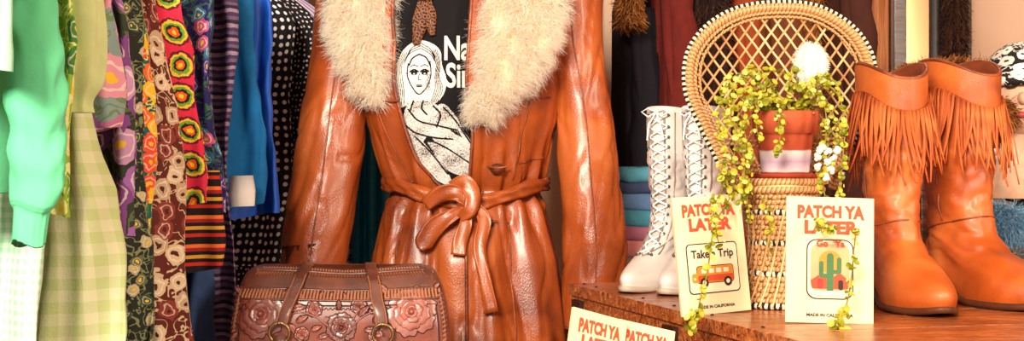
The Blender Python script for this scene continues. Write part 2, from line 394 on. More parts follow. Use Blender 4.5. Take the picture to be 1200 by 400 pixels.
for i in range(R+1):
    z=zb+(zt-zb)*i/R; y=200+(CH-z)*F/2.47
    tR=th_of(W(edR(y)[0],2.47),z); tL=th_of(W(edL(y)[0],2.47),z)+2*math.pi
    row=[]
    for j in range(S+1):
        u=j/S; th=tR+(tL-tR)*u
        off=.006*math.exp(-u*30)-.006*max(0,1-(1-u)*12)
        row.append(tuple(coat_xyz(th,z,off)))
    g.append(row)
mb.grid(g,0)
for side in(0,-1):
    mb.tube([Vector(r[side])+Vector((0,-.001,0)) for r in g[::2]],.0032,1,6)
def seam(pts,rad=.0016,off=.001,mi=1):
    mb.tube([on_coat(x,y,off) for x,y in cat(pts,40)],rad,mi,6)
seam([(566,110),(566,180),(562,260),(564,330),(565,420)]); seam([(634,30),(622,110),(606,180),(600,214)]); seam([(600,262),(604,330),(610,420)])
seam([(440,120),(455,160),(478,214)]); seam([(470,262),(462,330),(460,400)])
seam([(570,128),(610,118),(648,112)]); seam([(432,112),(450,118),(468,118)])
seam([(606,192),(630,186),(640,183)])
def sleeve(tab,seed):
    cc=cat(tab,110); rows=[]; n=len(cc)
    for i,(x,y,d,r) in enumerate(cc):
        c=P(x,y,d); Rr=r*d/F; row=[]
        for j in range(65):
            a=2*math.pi*j/64; ca,sa=math.cos(a),math.sin(a)
            n1=nz(ca*1.3+seed,sa*1.3,y*.012+ca*.7); n2=nz(ca*2+seed,sa*2+4,y*.03+sa)
            cr=max(0,1-abs(nz(ca*1.2+seed*2,sa*1.2,y*.016+ca*1.5))*8)
            cf=max(0,(y-250)/70) if seed<5 else max(0,(y-310)/70)
            rr=Rr*(1+.08*n1+.035*n2-.065*cr*(1-min(1,cf)*.6))
            row.append((c.x+rr*ca,c.y+rr*.85*sa,c.z+.02*r/40*ca*(.3 if seed<5 else -.3)))
        rows.append(row)
    mb.grid(rows,0,True)
    c=np.array(rows[-1]).mean(0); L=np.array(rows[-1])
    mb.grid([L,c+(L-c)*.93+[0,0,.001],c+(L-c)*.9+[0,0,.05],c+(L-c)*.01+[0,0,.055]],2,True)
    ln_=[Vector(rows[i][48])+Vector((0,-.001,0)) for i in range(10,109,2)]; mb.tube(ln_,.0014,1,6)
    mb.tube([Vector(q)+(Vector(q)-Vector(c)).normalized()*.0005 for q in rows[-1]],.0024,1,6,cap=False)
sleeve([(445,-75,2.60,30),(424,-35,2.60,44),(410,10,2.58,42),(401,60,2.57,38),(391,130,2.55,38),(383,200,2.54,40),(374,260,2.53,41),(366,318,2.52,40)],1)
sleeve([(640,-75,2.60,30),(660,-35,2.60,42),(666,10,2.60,40),(672,60,2.59,37),(684,130,2.58,34),(690,200,2.56,36),(696,280,2.55,38),(696,340,2.55,37),(694,386,2.55,36)],8)
bl_=sm([(-3.2,0,1),(-1.6,.012,1),(-.9,.008,1),(-.12,-.022,1.0),(0,-.026,1),(.2,-.022,1),(.9,.006,1),(1.6,.012,1),(3.2,0,1)])
rows=[]
prof=[(-.0125,.001),(-.013,.006),(-.008,.0085),(-.003,.006),(.001,.0095),(.006,.009),(.012,.007),(.0125,.001)]
for i in range(181):
    th=-math.pi+2*math.pi*i/180; dz=bl_(th)[0]; row=[]
    for (h,o) in prof:
        z=zwst+.004+dz+h*(1+.12*math.sin(th*9)); p=coat_xyz(th,zwst,o+.005+.0018*math.sin(th*23+h*300),False); row.append((p.x,p.y,z))
    rows.append(row)
mb.grid(rows,0)
def strap(mb,pts,wid,thick,nrm,mi,n=30,wr=0.0,seg=10):
    pts=cat([tuple(p) for p in pts],n); wv=np.interp(np.linspace(0,1,n),np.linspace(0,1,len(wid)),wid)
    rows=[];
    for i in range(n):
        T=Vector(pts[min(i+1,n-1)]-pts[max(i-1,0)]).normalized(); N=Vector(nrm); N=(N-T*N.dot(T)).normalized(); B=T.cross(N)
        w=wv[i]/2; row=[]
        for k in range(seg*2+1):
            a=math.pi*k/seg; ca,sa=math.cos(a),math.sin(a)
            lx=w*math.copysign(abs(ca)**.5,ca); ly=thick*math.copysign(abs(sa)**.6,sa)+wr*math.sin(lx/w*5+i*.25)
            row.append(tuple(Vector(pts[i])+B*lx+N*ly))
        rows.append(row)
    mb.grid(rows,mi); 
    for r in(rows[0],rows[-1]): mb.add(r[:-1],[tuple(range(len(r)-1))],mi)
def K(x,y,o=0): 
    p=on_coat(x,y,.012,False); p.y-=o; return p
fr=(0,-1,0)
strap(mb,[K(548,236,.020),K(534,226,.024),K(518,228,.020),K(502,240,.012)],[.018,.028,.030,.024],.005,fr,0,24,.003)
strap(mb,[K(530,218,.012),K(545,214,.022),K(553,228,.028),K(550,246,.024),K(540,254,.012)],[.018,.028,.028,.026,.018],.006,fr,0,26,.0025)
strap(mb,[K(545,244,.014),K(528,254,.018),K(512,266,.014),K(500,284,.010),K(496,292,.008)],[.016,.024,.034,.034,.012],.0035,fr,0,24,.0025)
strap(mb,[K(545,246,.012),K(546,262,.014),K(540,282,.010),K(538,298,.009)],[.016,.022,.026,.026],.0032,fr,0,24,.002)
strap(mb,[K(554,240,.010),K(566,258,.016),K(561,290,.013),K(567,325,.012),K(574,364,.012)],[.018,.024,.022,.022,.026],.0032,fr,0,30,.0025)
mb.ell(K(546,234,.016),(.017,.012,.018),0,14,8)
for x,y in((580,198),(569,262)):
    p=on_coat(x,y,.012); mb.ell(p,(.0135,.005,.010),3,18,6); mb.ell(p+Vector((0,-.004,0)),(.007,.003,.005),1,10,5)
    mb.tube([p+Vector((-.018,0,.004)),p+Vector((0,-.007,.001)),p+Vector((.018,0,.004))],.002,1,6)
coat=mb.build('leather_coat',[m_coat,m_seam,m_lin,m_btn])
m_fur=m_island('cream_fur',[(0,C(240,216,178)),(.15,C(252,240,220)),(.5,C(255,250,240)),(1,C(255,254,250))],.9,.1,.5)
m_furb=plain('fur_base',C(244,222,190),.95)
mb=MB()
def collar(tab,dd):
    cc=cat(tab,60); rows=[];cs=[]
    for x,y,w in cc:
        z=Zz(y,dd); c=on_coat(x,max(y,-60),.0,False); c=Vector((W(x,dd),min(c.y,DC-.06)-.012,z)); R=w*dd/F
        cs.append((c,R)); rows.append([(c.x+R*.90*math.cos(a),c.y+min(.024,R*.6)*math.sin(a),c.z) for a in [2*math.pi*j/24 for j in range(25)]])
    mb.grid(rows,1,True)
    n=26000; wts=cc[:,2]/cc[:,2].sum(); i=RNG.choice(len(cc)-1,n,p=wts[:-1]/wts[:-1].sum()); t=RNG.random(n); a=RNG.uniform(-math.pi-.4,.4,n)
    C0=np.array([tuple(c[0]) for c in cs]); R0=np.array([c[1] for c in cs])
    c=C0[i]*(1-t[:,None])+C0[i+1]*t[:,None]; R=(R0[i]*(1-t)+R0[i+1]*t)
    nr=np.stack([np.cos(a)*.8,np.sin(a),np.zeros(n)],1)
    pts=c+np.stack([R*.88*np.cos(a),np.minimum(.024,R*.6)*np.sin(a),np.zeros(n)],1)
    fur(mb,pts,nr,.027,.0006,0,.26,.42,6,clump=85)
collar([(422,-75,40),(420,-30,40),(418,10,39),(421,50,34),(427,88,23),(433,118,9)],2.45)
collar([(602,-75,50),(610,-30,50),(612,10,49),(605,48,45),(590,90,35),(570,124,19),(560,143,7)],2.45)
fc=mb.build('fur_collar',[m_fur,m_furb],merge=False,parent=coat)
# ================================================================= T-SHIRT
shf=lambda z:(lambda r:[r[0],r[1]-.022,r[2]-.020])(coatf(z))
m_blk=plain('black_cotton',C(18,14,17),.9,.1,80,.3); m_prt=plain('white_print',C(232,224,218),.8,.03,80,.1)
def on_shirt(x,y,o=0):
    d=2.49; z=Zz(y,d); p=coat_xyz(th_of(W(x,d),z,shf),z,o,False,shf)
    p.y+=.003*math.sin(x*.09+y*.02); return p
mb=MB(); rows=[]
for i in range(71):
    z=Zz(290,2.49)+(Zz(-104,2.49)-Zz(290,2.49))*i/70
    row=[]
    for j in range(121):
        th=-math.pi+2*math.pi*j/120; p=coat_xyz(th,z,0,False,shf)
        if abs(th)<1.2:
            x=600+p.x*F/2.49; yy=200+(CH-z)*F/2.49; p.y+=.003*math.sin(x*.09+yy*.02)
        row.append(tuple(p))
    rows.append(row)
mb.grid(rows,0)
x0,x1,y0,y1,st=458,562,38,222,.5
xs=np.arange(x0,x1,st); ys=np.arange(y0,y1,st); GX,GY=np.meshgrid(xs,ys); cv=np.zeros(GX.shape,bool)
def poly(pts,val=True,mask=None):
    p=cat(pts+[pts[0]],len(pts)*8); ins=np.zeros(GX.shape,bool); j=len(p)-1
    for i in range(len(p)):
        xi,yi=p[i];xj,yj=p[j]
        c=((yi>GY)!=(yj>GY))&(GX<(xj-xi)*(GY-yi)/(yj-yi+1e-12)+xi); ins^=c; j=i
    if mask is not None: ins&=mask
    cv[ins]=val; return ins
def stroke(pts,w=1.0,val=False):
    for q in cat(pts,len(pts)*14): cv[(GX-q[0])**2+(GY-q[1])**2<w*w]=val
def ell2(x,y,a,b,val): cv[((GX-x)/a)**2+((GY-y)/b)**2<1]=val
poly([(466,70),(474,56),(489,47),(505,50),(516,60),(518,76),(523,92),(521,108),(512,120),(500,123),(478,123),(464,126),(457,110),(462,94),(459,82)])
for k in range(5):
    o=k*3.2; stroke([(470+o*.7,60+o*.1),(464+o*.5,76),(461+o*.8,92),(465+o*.6,106),(461+o*.9,122)],.5)
    stroke([(512-o*.5,58+o*.1),(516-o*.4,74),(515-o*.4,90),(519-o*.7,104),(513-o*.6,119)],.5)
for k in range(3): stroke([(493,50+k*3),(482-k,56+k*3),(475-k,68+k*3)],.5); stroke([(493,50+k*3),(504,57+k*3),(510,68+k*2)],.5)
poly([(479,74),(490,64),(502,72),(504,88),(499,102),(491,109),(484,102),(478,89)])
stroke([(478,74),(477,88),(483,102),(491,110),(500,102),(505,88),(504,72)],.8)
stroke([(491,63),(483,68),(479,76)],.9); stroke([(491,63),(499,67),(504,76)],.9)
for ex in(485,497.5):
    ell2(ex,85,4.0,2.6,False); stroke([(ex-5,83.5),(ex,81),(ex+5,83.5)],1.0); ell2(ex,86,1.1,1.1,True); stroke([(ex-4.5,77.5),(ex,75.5),(ex+4.5,77.5)],.55)
stroke([(491.5,86),(490,92.5),(493,93.5)],.5); ell2(491,100,3.8,2.0,False); stroke([(488,99.6),(494,99.6)],.35,True)
cv&=~((RNG.random(GX.shape)<.35)&(GX>499)&(GX<505)&(GY>86)&(GY<106))
poly([(474,128),(482,116),(496,116),(508,120),(517,132),(512,150),(500,160),(486,176),(476,160),(471,142)])
poly([(504,128),(520,122),(534,136),(542,152),(553,168),(558,186),(553,196),(540,190),(522,176),(506,160)])
poly([(476,150),(488,158),(504,176),(520,196),(528,212),(520,216),(502,204),(486,186),(476,168)])
poly([(500,166),(520,170),(542,186),(556,196),(556,206),(540,206),(520,196)])
poly([(478,128),(490,140),(512,146),(530,150),(538,158),(528,162),(508,160),(486,154),(474,144)])
sh=(np.sin(GX*.13+GY*.21)*.5+.5)*.5+(np.sin(GX*.05-GY*.11+2)*.5+.5)*.5
cv&=~((RNG.random(GX.shape)<.06+.50*sh**1.6)&(GY>118))
for s_ in([(478,128),(490,141),(512,147),(534,152)],[(474,146),(486,155),(508,161),(530,163)],[(486,160),(504,178),(524,204)],[(504,164),(524,174),(554,194)],[(508,124),(516,134),(512,148)],[(520,126),(534,142),(554,172)],[(496,118),(494,126),(500,134)],[(484,118),(480,130)]): stroke(s_,1.1)
for k in range(4): stroke([(528+k*2.5,152),(534+k*2,157+k)],.7)
V=[];idx={};fc_=[]
cy_,cx_=np.nonzero(cv)
def vid(a,b):
    if (a,b) not in idx: idx[(a,b)]=len(V); V.append(on_shirt(x0+b*st,y0+a*st,.0012))
    return idx[(a,b)]
for a,b in zip(cy_.tolist(),cx_.tolist()): fc_.append((vid(a,b),vid(a+1,b),vid(a+1,b+1),vid(a,b+1)))
mb.add(V,fc_,1)
for s_,bx,by in(("Nancy",521,70),("Sinatra",523,102)):
    v,f=text2d(s_,40,1.0); mx_=min(p[0] for p in v); v=[(bx+(p[0]-mx_)*.66,by-p[1]*.98) for p in v]
    f=[q for q in f if max(v[i][0] for i in q)<572]
    mb.add([on_shirt(p[0],p[1],.0015) for p in v],f,1)
mb.build('graphic_t_shirt',[m_blk,m_prt])
m_sc=NM('leopard_scarf',.6); v=m_sc.vor(150,m_sc.uv()).outputs['Distance']; m_sc.col(m_sc.ramp(v,[(0,C(40,20,14)),(.35,C(150,90,50)),(.55,C(70,34,24))],'CONSTANT'))
mb=MB()
def Q(x,y,o): p=on_shirt(x,y,0); p.y-=o; return p
strap(mb,[Q(505,-90,.01),Q(500,-30,.012),Q(497,-4,.014)],[.03,.03,.022],.006,fr,0,20,.002)
strap(mb,[Q(497,-8,.014),Q(493,25,.010),Q(487,52,.006)],[.014,.030,.012],.003,fr,0,24,.002)
strap(mb,[Q(497,-8,.010),Q(503,18,.007),Q(507,42,.005)],[.014,.026,.010],.003,fr,0,24,.002)
mb.ell(Q(497,-6,.014),(.016,.009,.013),0,12,8)
mb.build('neck_scarf',[m_sc.m])
mb=MB(); cc=coatf(1.3)[0]
mb.tube([(cc,DC,1.38),(cc,DC,1.46),(cc,DC,1.50),(cc,DC,1.505)],[.062,.052,.055,.01],0,24)
mb.tube([(cc,DC,.02),(cc,DC,1.4)],.014,1,12); mb.tube([(cc,DC,0.0),(cc,DC,.018),(cc,DC,.022)],[.16,.16,.02],1,32)
mb.build('mannequin',[plain('linen_form',C(220,200,170),.9),m_wire])
# ================================================================= BAG
m_bag=m_leather('stamped_leather',C(88,36,26),C(124,58,42),C(154,80,60),.30,14,.5,.5,420)
m_bagd=m_leather('dark_tooled_leather',C(58,24,14),C(92,42,26),C(128,66,42),.30,14,.4,.5)
m_bagl=m_leather('raised_tooled_leather',C(104,44,34),C(134,64,50),C(164,88,68),.26,20,.3,.6)
m_groove=plain('carved_groove',C(50,18,12),.5)
m_thr=plain('lacing',C(160,100,68),.6); m_brass=plain('antique_brass',C(150,120,80),.3,.1,50,.1,.5,0,.9)
bx,by=W(392,2.0),2.09; H0=TT
bt=[(H0+.001,.146,.050),(H0+.012,.156,.060),(H0+.06,.160,.064),(H0+.11,.158,.060),(H0+.145,.152,.054),(H0+.165,.146,.046),(H0+.182,.138,.033),(H0+.191,.128,.018),(H0+.193,.11,.003)]
bf=sm(bt); yaw=Matrix.Rotation(.04,3,'Z')
def bagp(u,z,o=0):
    a,b=bf(z); k=5.5; x=u*a; y=-(b+o)*(max(0,1-abs(u)**k))**(1/k); sag=.006*math.exp(-((u-.1)/.5)**2)*max(0,min(1,(z-H0-.12)/.06))
    return yaw@Vector((x,y,0))+Vector((bx,by,z-sag))
mb=MB(); rows=[]
zs=list(np.linspace(H0+.001,H0+.16,26))+list(np.linspace(H0+.163,H0+.193,14))
for z in zs:
    a,b=bf(z); row=[]
    for j in range(97):
        th=2*math.pi*j/96; k=5.5; c_,s_=math.cos(th),math.sin(th)
        x=a*math.copysign(abs(c_)**(2/k),c_); y=b*math.copysign(abs(s_)**(2/k),s_); u=x/a
        sag=.006*math.exp(-((u-.1)/.5)**2)*max(0,min(1,(z-H0-.12)/.06))
        row.append(tuple(yaw@Vector((x,y,0))+Vector((bx,by,z-sag))))
    rows.append(row)
kz=24; mb.grid(rows[:kz+1],0); mb.grid(rows[kz:],1); mb.add(rows[-1][:-1],[tuple(range(96))],1); mb.add(rows[0][:-1],[tuple(range(96))[::-1]],1)
zs_=H0+.154
us=np.linspace(-.955,.955,60)
for u in us:
    mb.tube([bagp(u,zs_-.006,.001),bagp(u+.004,zs_,.0045),bagp(u+.008,zs_+.006,.001)],.0017,2,6)
mb.tube([bagp(u,zs_+.007,.001) for u in np.linspace(-.97,.97,60)],.002,1,6); mb.tube([bagp(u,zs_-.008,.001) for u in np.linspace(-.97,.97,60)],.002,1,6)
mb.tube([bagp(u,H0+.186,.002) for u in np.linspace(-.9,.9,60)],.0028,1,6)
for u in np.linspace(-.88,.88,58): mb.tube([bagp(u,H0+.180,.001),bagp(u,H0+.190,.003)],.0012,2,5)
for sd in(-.955,.955):
    mb.tube([bagp(sd,z,.002) for z in np.linspace(H0+.01,zs_,20)],.003,1,6)
    for z in np.linspace(H0+.015,zs_-.005,22): mb.tube([bagp(sd-.02,z,.002),bagp(sd,z+.002,.006),bagp(sd+.016,z+.003,.0)],.0016,2,5)
mb.tube([bagp(-.90,z,.0005) for z in np.linspace(H0+.02,zs_-.016,12)]+[bagp(u,zs_-.016,.0005) for u in np.linspace(-.88,.88,40)]+[bagp(.9,z,.0005) for z in np.linspace(zs_-.016,H0+.02,12)],.0012,5,6)
for u in np.linspace(-.86,.86,44): mb.tube([bagp(u+.016*math.cos(t),zs_-.019-.0035*math.sin(t),.0004) for t in np.linspace(0,math.pi,6)],.0006,5,4)
def bpx(x,y):
    z=Zz(y,2.03); a,b=bf(z); return (W(x,2.03)-bx)/a,z
def leaf(x,y,ang,L,wd_,h=.0028,mi=4):
    u,z=bpx(x,y); c=bagp(u,z,-.0005); n=(bagp(u,z,.01)-bagp(u,z,0)).normalized()
    T=Vector((math.cos(ang),0,math.sin(ang))); T=(T-n*T.dot(n)).normalized(); B=n.cross(T); g=[]
    for i in range(13):
        s_=i/12; w_=wd_*math.sin(math.pi*s_)**.7*(1-.35*s_)*(1+.22*math.sin(s_*22)); row=[]
        for k in range(9):
            q=-1+k/4; hh=h*(1-q*q)*math.sin(math.pi*min(1,s_*1.0))**.6*(1-.75*math.exp(-(q/.2)**2)); row.append(tuple(c+T*(s_-.0)*L+B*q*w_+n*hh))
        g.append(row)
    mb.grid(g,mi)
    for q in(-1,1): mb.tube([c+T*s_*L+B*q*wd_*1.04*math.sin(math.pi*s_)**.7*(1-.35*s_)+n*.0004 for s_ in np.linspace(0.02,.98,9)],.0007,5,4)
def petal(cx,cz,ang,ln_,wid,h):
    g=[]; nr=8; rim=[]
    for i in range(nr+1):
        s_=i/nr; row=[]
        for k in range(13):
            q=-1+k/6; an=ang+q*wid*(.35+.65*s_**.6); rad=ln_*s_*(1-.16*q*q+.05*math.cos(q*9)*s_)
            hh=h*(.25+.75*s_)*(1-.35*q*q)*(1 if s_<.92 else .55)
            u=(cx+rad*math.cos(an)); z=cz+rad*math.sin(an); a_,_b=bf(z); p=bagp((u-bx)/a_,z,hh); row.append(tuple(p))
            if i==nr: rim.append(bagp((u-bx)/a_,z,hh*.5))
        g.append(row)
    mb.grid(g,4); mb.tube(rim,.0009,5,5)
def rose(x,y,Rp,n=3):
    u,z=bpx(x,y); cx=bx+u*bf(z)[0]; cz=z; R_=Rp*2.03/F
    for k,(rr,m_,h) in enumerate([(1.0,6,.0018),(.72,5,.0032),(.46,4,.0046),(.26,3,.0056)][:n+1]):
        for i in range(m_): petal(cx,cz,2*math.pi*(i+.5*k)/m_+.3+.1*math.sin(i*3+k),R_*rr,math.pi/m_*1.12,h)
    mb.ell(bagp(u,z,.005),(R_*.10,.003,R_*.10),4,12,8)
for x,y,r,n in((303,368,30,3),(480,366,30,3),(398,384,18,3),(366,362,10,1),(418,358,10,1),(352,392,9,1),(438,394,9,1)): rose(x,y,r,n)
for x,y,a,L in((330,350,.9,.022),(336,362,.1,.026),(334,380,-.7,.024),(281,346,2.4,.016),(276,390,-2.3,.016),(345,378,.5,.02),(452,345,2.3,.022),(446,362,3.0,.022),(450,382,-2.6,.020),(506,340,.8,.012),(378,372,-.8,.02),(384,392,3.5,.02),(418,372,.8,.022),(424,388,.1,.02),(372,350,1.2,.014),(355,352,2.2,.014),(405,352,2.0,.014),(428,350,.7,.016),(395,364,1.6,.016),(474,400,-1,.016),(326,402,-.8,.016),(340,352,.2,.018),(362,388,.4,.018),(436,380,1.2,.016),(386,350,1.5,.012),(346,366,2.6,.014),(432,368,.4,.014)):
    leaf(x,y,a,L,L*.3)
for pts in([(332,372),(350,366),(372,374),(385,386)],[(452,372),(436,366),(420,374),(410,384)],[(366,366),(376,378),(388,384)],[(418,362),(412,374),(406,382)],[(330,352),(345,346),(366,356)],[(454,350),(438,345),(420,354)]):
    mb.tube([bagp(*bpx(x,y),.001) for x,y in cat(pts,20)],.0013,4,6)
def handle(xs_,ys_,ring):
    pts=[]
    for (x,y,o) in zip(xs_,ys_,[.004,.006,.009,.012,.012]): u,z=bpx(x,y); pts.append(bagp(u,z,o))
    u0,z0=bpx(xs_[0],ys_[0]); top=bagp(u0,H0+.192,0); crest=Vector((top.x+.001,by-.012,H0+.1925)); back=Vector((top.x+.004,by+.030,H0+.186))
    allp=[back,crest]+pts
    strap(mb,allp,[.015,.017,.018,.018,.017,.016],.0028,(0,-.8,.6),1,50)
    for off in(-.0075,.0075): mb.tube([Vector(p)+Vector((off,-.0030,.0008)) for p in cat([tuple(q) for q in pts],26)],.0009,2,5)
    u,z=bpx(*ring); c=bagp(u,z,.012); mb.tube([c+Vector((.0145*math.cos(a),-.002*math.sin(a),.0145*math.sin(a))) for a in np.linspace(0,2*math.pi,33)],.0022,3,8,cap=False)
    c2=c+Vector((0,.002,-.014)); mb.box(c2,(.009,.003,.010),1); mb.ell(c2+Vector((0,-.004,0)),(.003,.002,.003),3)
    c3=c+Vector((0,-.003,.014)); mb.ell(c3,(.003,.0025,.003),3)
handle([349,346,340,334,329],[322,332,348,364,380],(327,389))
handle([434,437,440,444,446],[322,332,350,366,382],(447,391))
mb.build('tooled_leather_handbag',[m_bag,m_bagd,m_thr,m_brass,m_bagl,m_groove])
# ================================================================= BOOTS
def boot(name,org,ang,tab,mats,sh='cow',scale=1.0):
    f=sm(tab); zmax=tab[-1][0]; fw=Vector((math.cos(ang),math.sin(ang),0)); sd=Vector((-fw.y,fw.x,0)); org=Vector(org)
    hl=.034 if sh=='cow' else .036
    def lift(x): 
        t=max(0,min(1,(x-.055)/.075)); t=t*t*(3-2*t); return hl*(1-t)+.0075*t+.010*max(0,(x-.2)/.07)**2
    def pt(z,ph,o=0):
        xb,xf,w=f(z); L=(xf-xb)/2+o; c=(xf+xb)/2; cs,sn=math.cos(ph),math.sin(ph)
        lx=c+L*cs
        t=max(0,min(1,((xf-xb)-.14)/.09)); xr=(lx-xb)/(xf-xb)
        wf=np.interp(xr,[0,.12,.35,.6,.74,.88,1],[.8,.86,.74,.96,1.0,.88,.7]) if t>0 else 1
        wf=(1-t)+t*wf
        ly=(w*wf+o)*math.copysign(abs(sn)**.85,sn)
        lf=lift(lx)*max(0,1-z/.14)
        zz=z+lf
        wr=0
        if .05<z<.22: wr=.0042*nz(ph*1.2+org.x*9,z*42,org.y)+.002*nz(ph*3,z*90,1)-.003*max(0,1-abs(nz(ph*.8+org.x*5,z*26,2))*7)
        if sh=='cow' and z>zmax-.06: zz+=(.010*(-math.cos(2*ph))-.006*math.cos(ph))*(z-zmax+.06)/.06
        if sh!='cow' and z>zmax-.03: zz+=.006*math.cos(ph)*(z-zmax+.03)/.03
        return org+fw*((lx+wr*cs)*scale)+sd*((ly+wr*sn)*scale)+Vector((0,0,zz*scale))
    mb=MB(); zs=np.concatenate([np.linspace(0,.10,26),np.linspace(.105,zmax,54)]); S=56
    rows=[[tuple(pt(z,math.pi+2*math.pi*j/S)) for j in range(S+1)] for z in zs]
    mb.grid(rows,0)
    inn=[rows[-1],[tuple(pt(zmax,math.pi+2*math.pi*j/S,-.004)) for j in range(S+1)]]+[[tuple(pt(z,math.pi+2*math.pi*j/S,-.005)) for j in range(S+1)] for z in np.linspace(zmax-.01,.12,10)]
    mb.grid(inn,2); mb.add(inn[-1][:-1],[tuple(range(S))],2)
    def so(ph,o,dz):
        p=pt(.004,ph,o); return p+Vector((0,0,(-.006+dz)*scale))
    r1=[tuple(so(math.pi+2*math.pi*j/S,.004,.004)) for j in range(S+1)]; r2=[tuple(so(math.pi+2*math.pi*j/S,.0045,-.0)) for j in range(S+1)]; r3=[tuple(so(math.pi+2*math.pi*j/S,.003,-.004)) for j in range(S+1)]; r0=[tuple(so(math.pi+2*math.pi*j/S,-.004,.006)) for j in range(S+1)]
    ctr=[tuple(so(math.pi,.0,-.004)*(1-(1-math.cos(2*math.pi*j/S))/2)+so(0,.0,-.004)*((1-math.cos(2*math.pi*j/S))/2)) for j in range(S+1)]
    mb.grid([ctr,r3,r2,r1,r0],1)
    hb=[]
    for k,(zz,tp) in enumerate([(0,.86),(.3,.87),(.6,.9),(1.0,.98)]):
        row=[]
        for j in range(33):
            a=2*math.pi*j/32; lx=.034+.034*tp*math.cos(a); lx=min(lx,.034+.024*tp); ly=.031*tp*math.sin(a)
            top=lift(lx)-.004; row.append(tuple(org+fw*(lx*scale)+sd*(ly*scale)+Vector((0,0,max(0.0005,zz*top)*scale))))
        hb.append(row)
    mb.grid(hb,3); mb.add(hb[0][:-1],[tuple(range(32))],3)
    return mb,pt,fw,sd,f,zmax
m_cow=m_leather('tan_boot_leather',C(132,52,12),C(184,84,28),C(212,118,52),.36,9,.45,.22,260,30,.006,.28)
m_fri=m_leather('fringe_suede',C(140,56,16),C(186,86,30),C(210,114,52),.6,20,.3,0)
m_sole=plain('boot_sole',C(82,42,22),.5,.2,60); m_cin=plain('boot_inside',C(120,54,26),.8); m_heel=m_stripes('stacked_heel',[C(84,40,20),C(110,58,30),C(60,28,14)],120,1)
cow=[(0,.006,.250,.044),(.010,.001,.258,.047),(.022,.0,.257,.047),(.034,.001,.248,.045),(.046,.003,.225,.043),(.058,.005,.190,.040),(.072,.007,.158,.037),(.09,.010,.136,.0345),(.11,.011,.126,.034),(.14,.009,.120,.0345),(.18,.004,.120,.037),(.23,-.002,.124,.040),(.28,-.005,.128,.042),(.336,-.006,.130,.043)]
def cowboot(name,org,ang,seed,scale):
    mb,pt,fw,sd,f,zm=boot(name,org,ang,cow,None,'cow',scale)
    rng=random.Random(seed)
    def yz(ph): return .284+.016*math.cos(2*ph)*-1+.006*math.cos(ph)
    yr=[[tuple(pt(min(zm,yz(ph)+t*(zm-.002-yz(ph))),ph,.0035)) for ph in [math.pi+2*math.pi*j/56 for j in range(57)]] for t in np.linspace(0,1,6)]
    mb.grid(yr,0)
    mb.tube([pt(yz(ph),ph,.0045) for ph in np.linspace(0,2*math.pi,60)],.0022,4,6,cap=False)
    mb.tube([pt(zm,ph,.001) for ph in np.linspace(0,2*math.pi,60)],.0026,4,6,cap=False)
    for layer,n,L0 in((0,72,.100),(1,56,.082)):
        for i in range(n):
            ph=2*math.pi*(i+.5*layer)/n; z0=yz(ph)+.002; p0=pt(z0,ph,.005+.0015*layer); out=(pt(z0,ph,.05)-pt(z0,ph,0)).normalized(); L=L0*rng.uniform(.8,1.12)*scale
            sw=rng.uniform(-.22,.22); tg=Vector((-out.y,out.x,0)); spl=rng.uniform(.10,.42)
            pts=[p0+out*(.002+spl*L*t*.7*(1-.3*t))+tg*sw*L*t*t+Vector((0,0,-L*t)) for t in np.linspace(0,1,6)]
            strap(mb,pts,[.0044,.0042,.0036,.0022],.0007,tuple(out),5,7,0,4)
    mb.tube([pt(.105+.018*math.cos(ph),ph,.0006) for ph in np.linspace(0,2*math.pi,50)],.0013,4,6,cap=False)
    for ph in(math.pi/2,-math.pi/2): mb.tube([pt(z,ph,.0006) for z in np.linspace(.11,zm,24)],.0016,4,6)
    return mb.build(name,[m_cow,m_sole,m_cin,m_heel,m_seam,m_fri])
cowboot('fringed_boot',(.523,2.045,CT),math.atan2(-1,.10),1,.975)
cowboot('fringed_boot',(.617,2.10,CT),math.atan2(-1,.40),2,1.0)
m_wb=m_leather('white_leather',C(192,180,172),C(222,212,205),C(238,231,225),.34,12,.3,.3,260,28,.005)
m_ws=plain('pale_sole',C(190,174,156),.5); m_wi=plain('white_boot_inside',C(190,175,160),.8); m_lace=plain('white_laces',C(252,248,244),.8,.03); m_sh=plain('eyelet',C(104,88,78),.3,.1,60,.1,.5,0,.7); m_ws2=plain('white_boot_seam',C(146,130,120),.6)
wt=[(0,.008,.232,.034),(.010,.003,.240,.036),(.020,.002,.237,.035),(.030,.003,.222,.033),(.042,.005,.192,.031),(.055,.007,.160,.029),(.070,.009,.132,.027),(.09,.012,.112,.026),(.12,.012,.102,.027),(.16,.006,.102,.030),(.20,.0,.106,.033),(.25,-.004,.110,.0350),(.285,-.005,.111,.0355)]
m_heel_w=plain('pale_heel',C(160,142,126),.5)
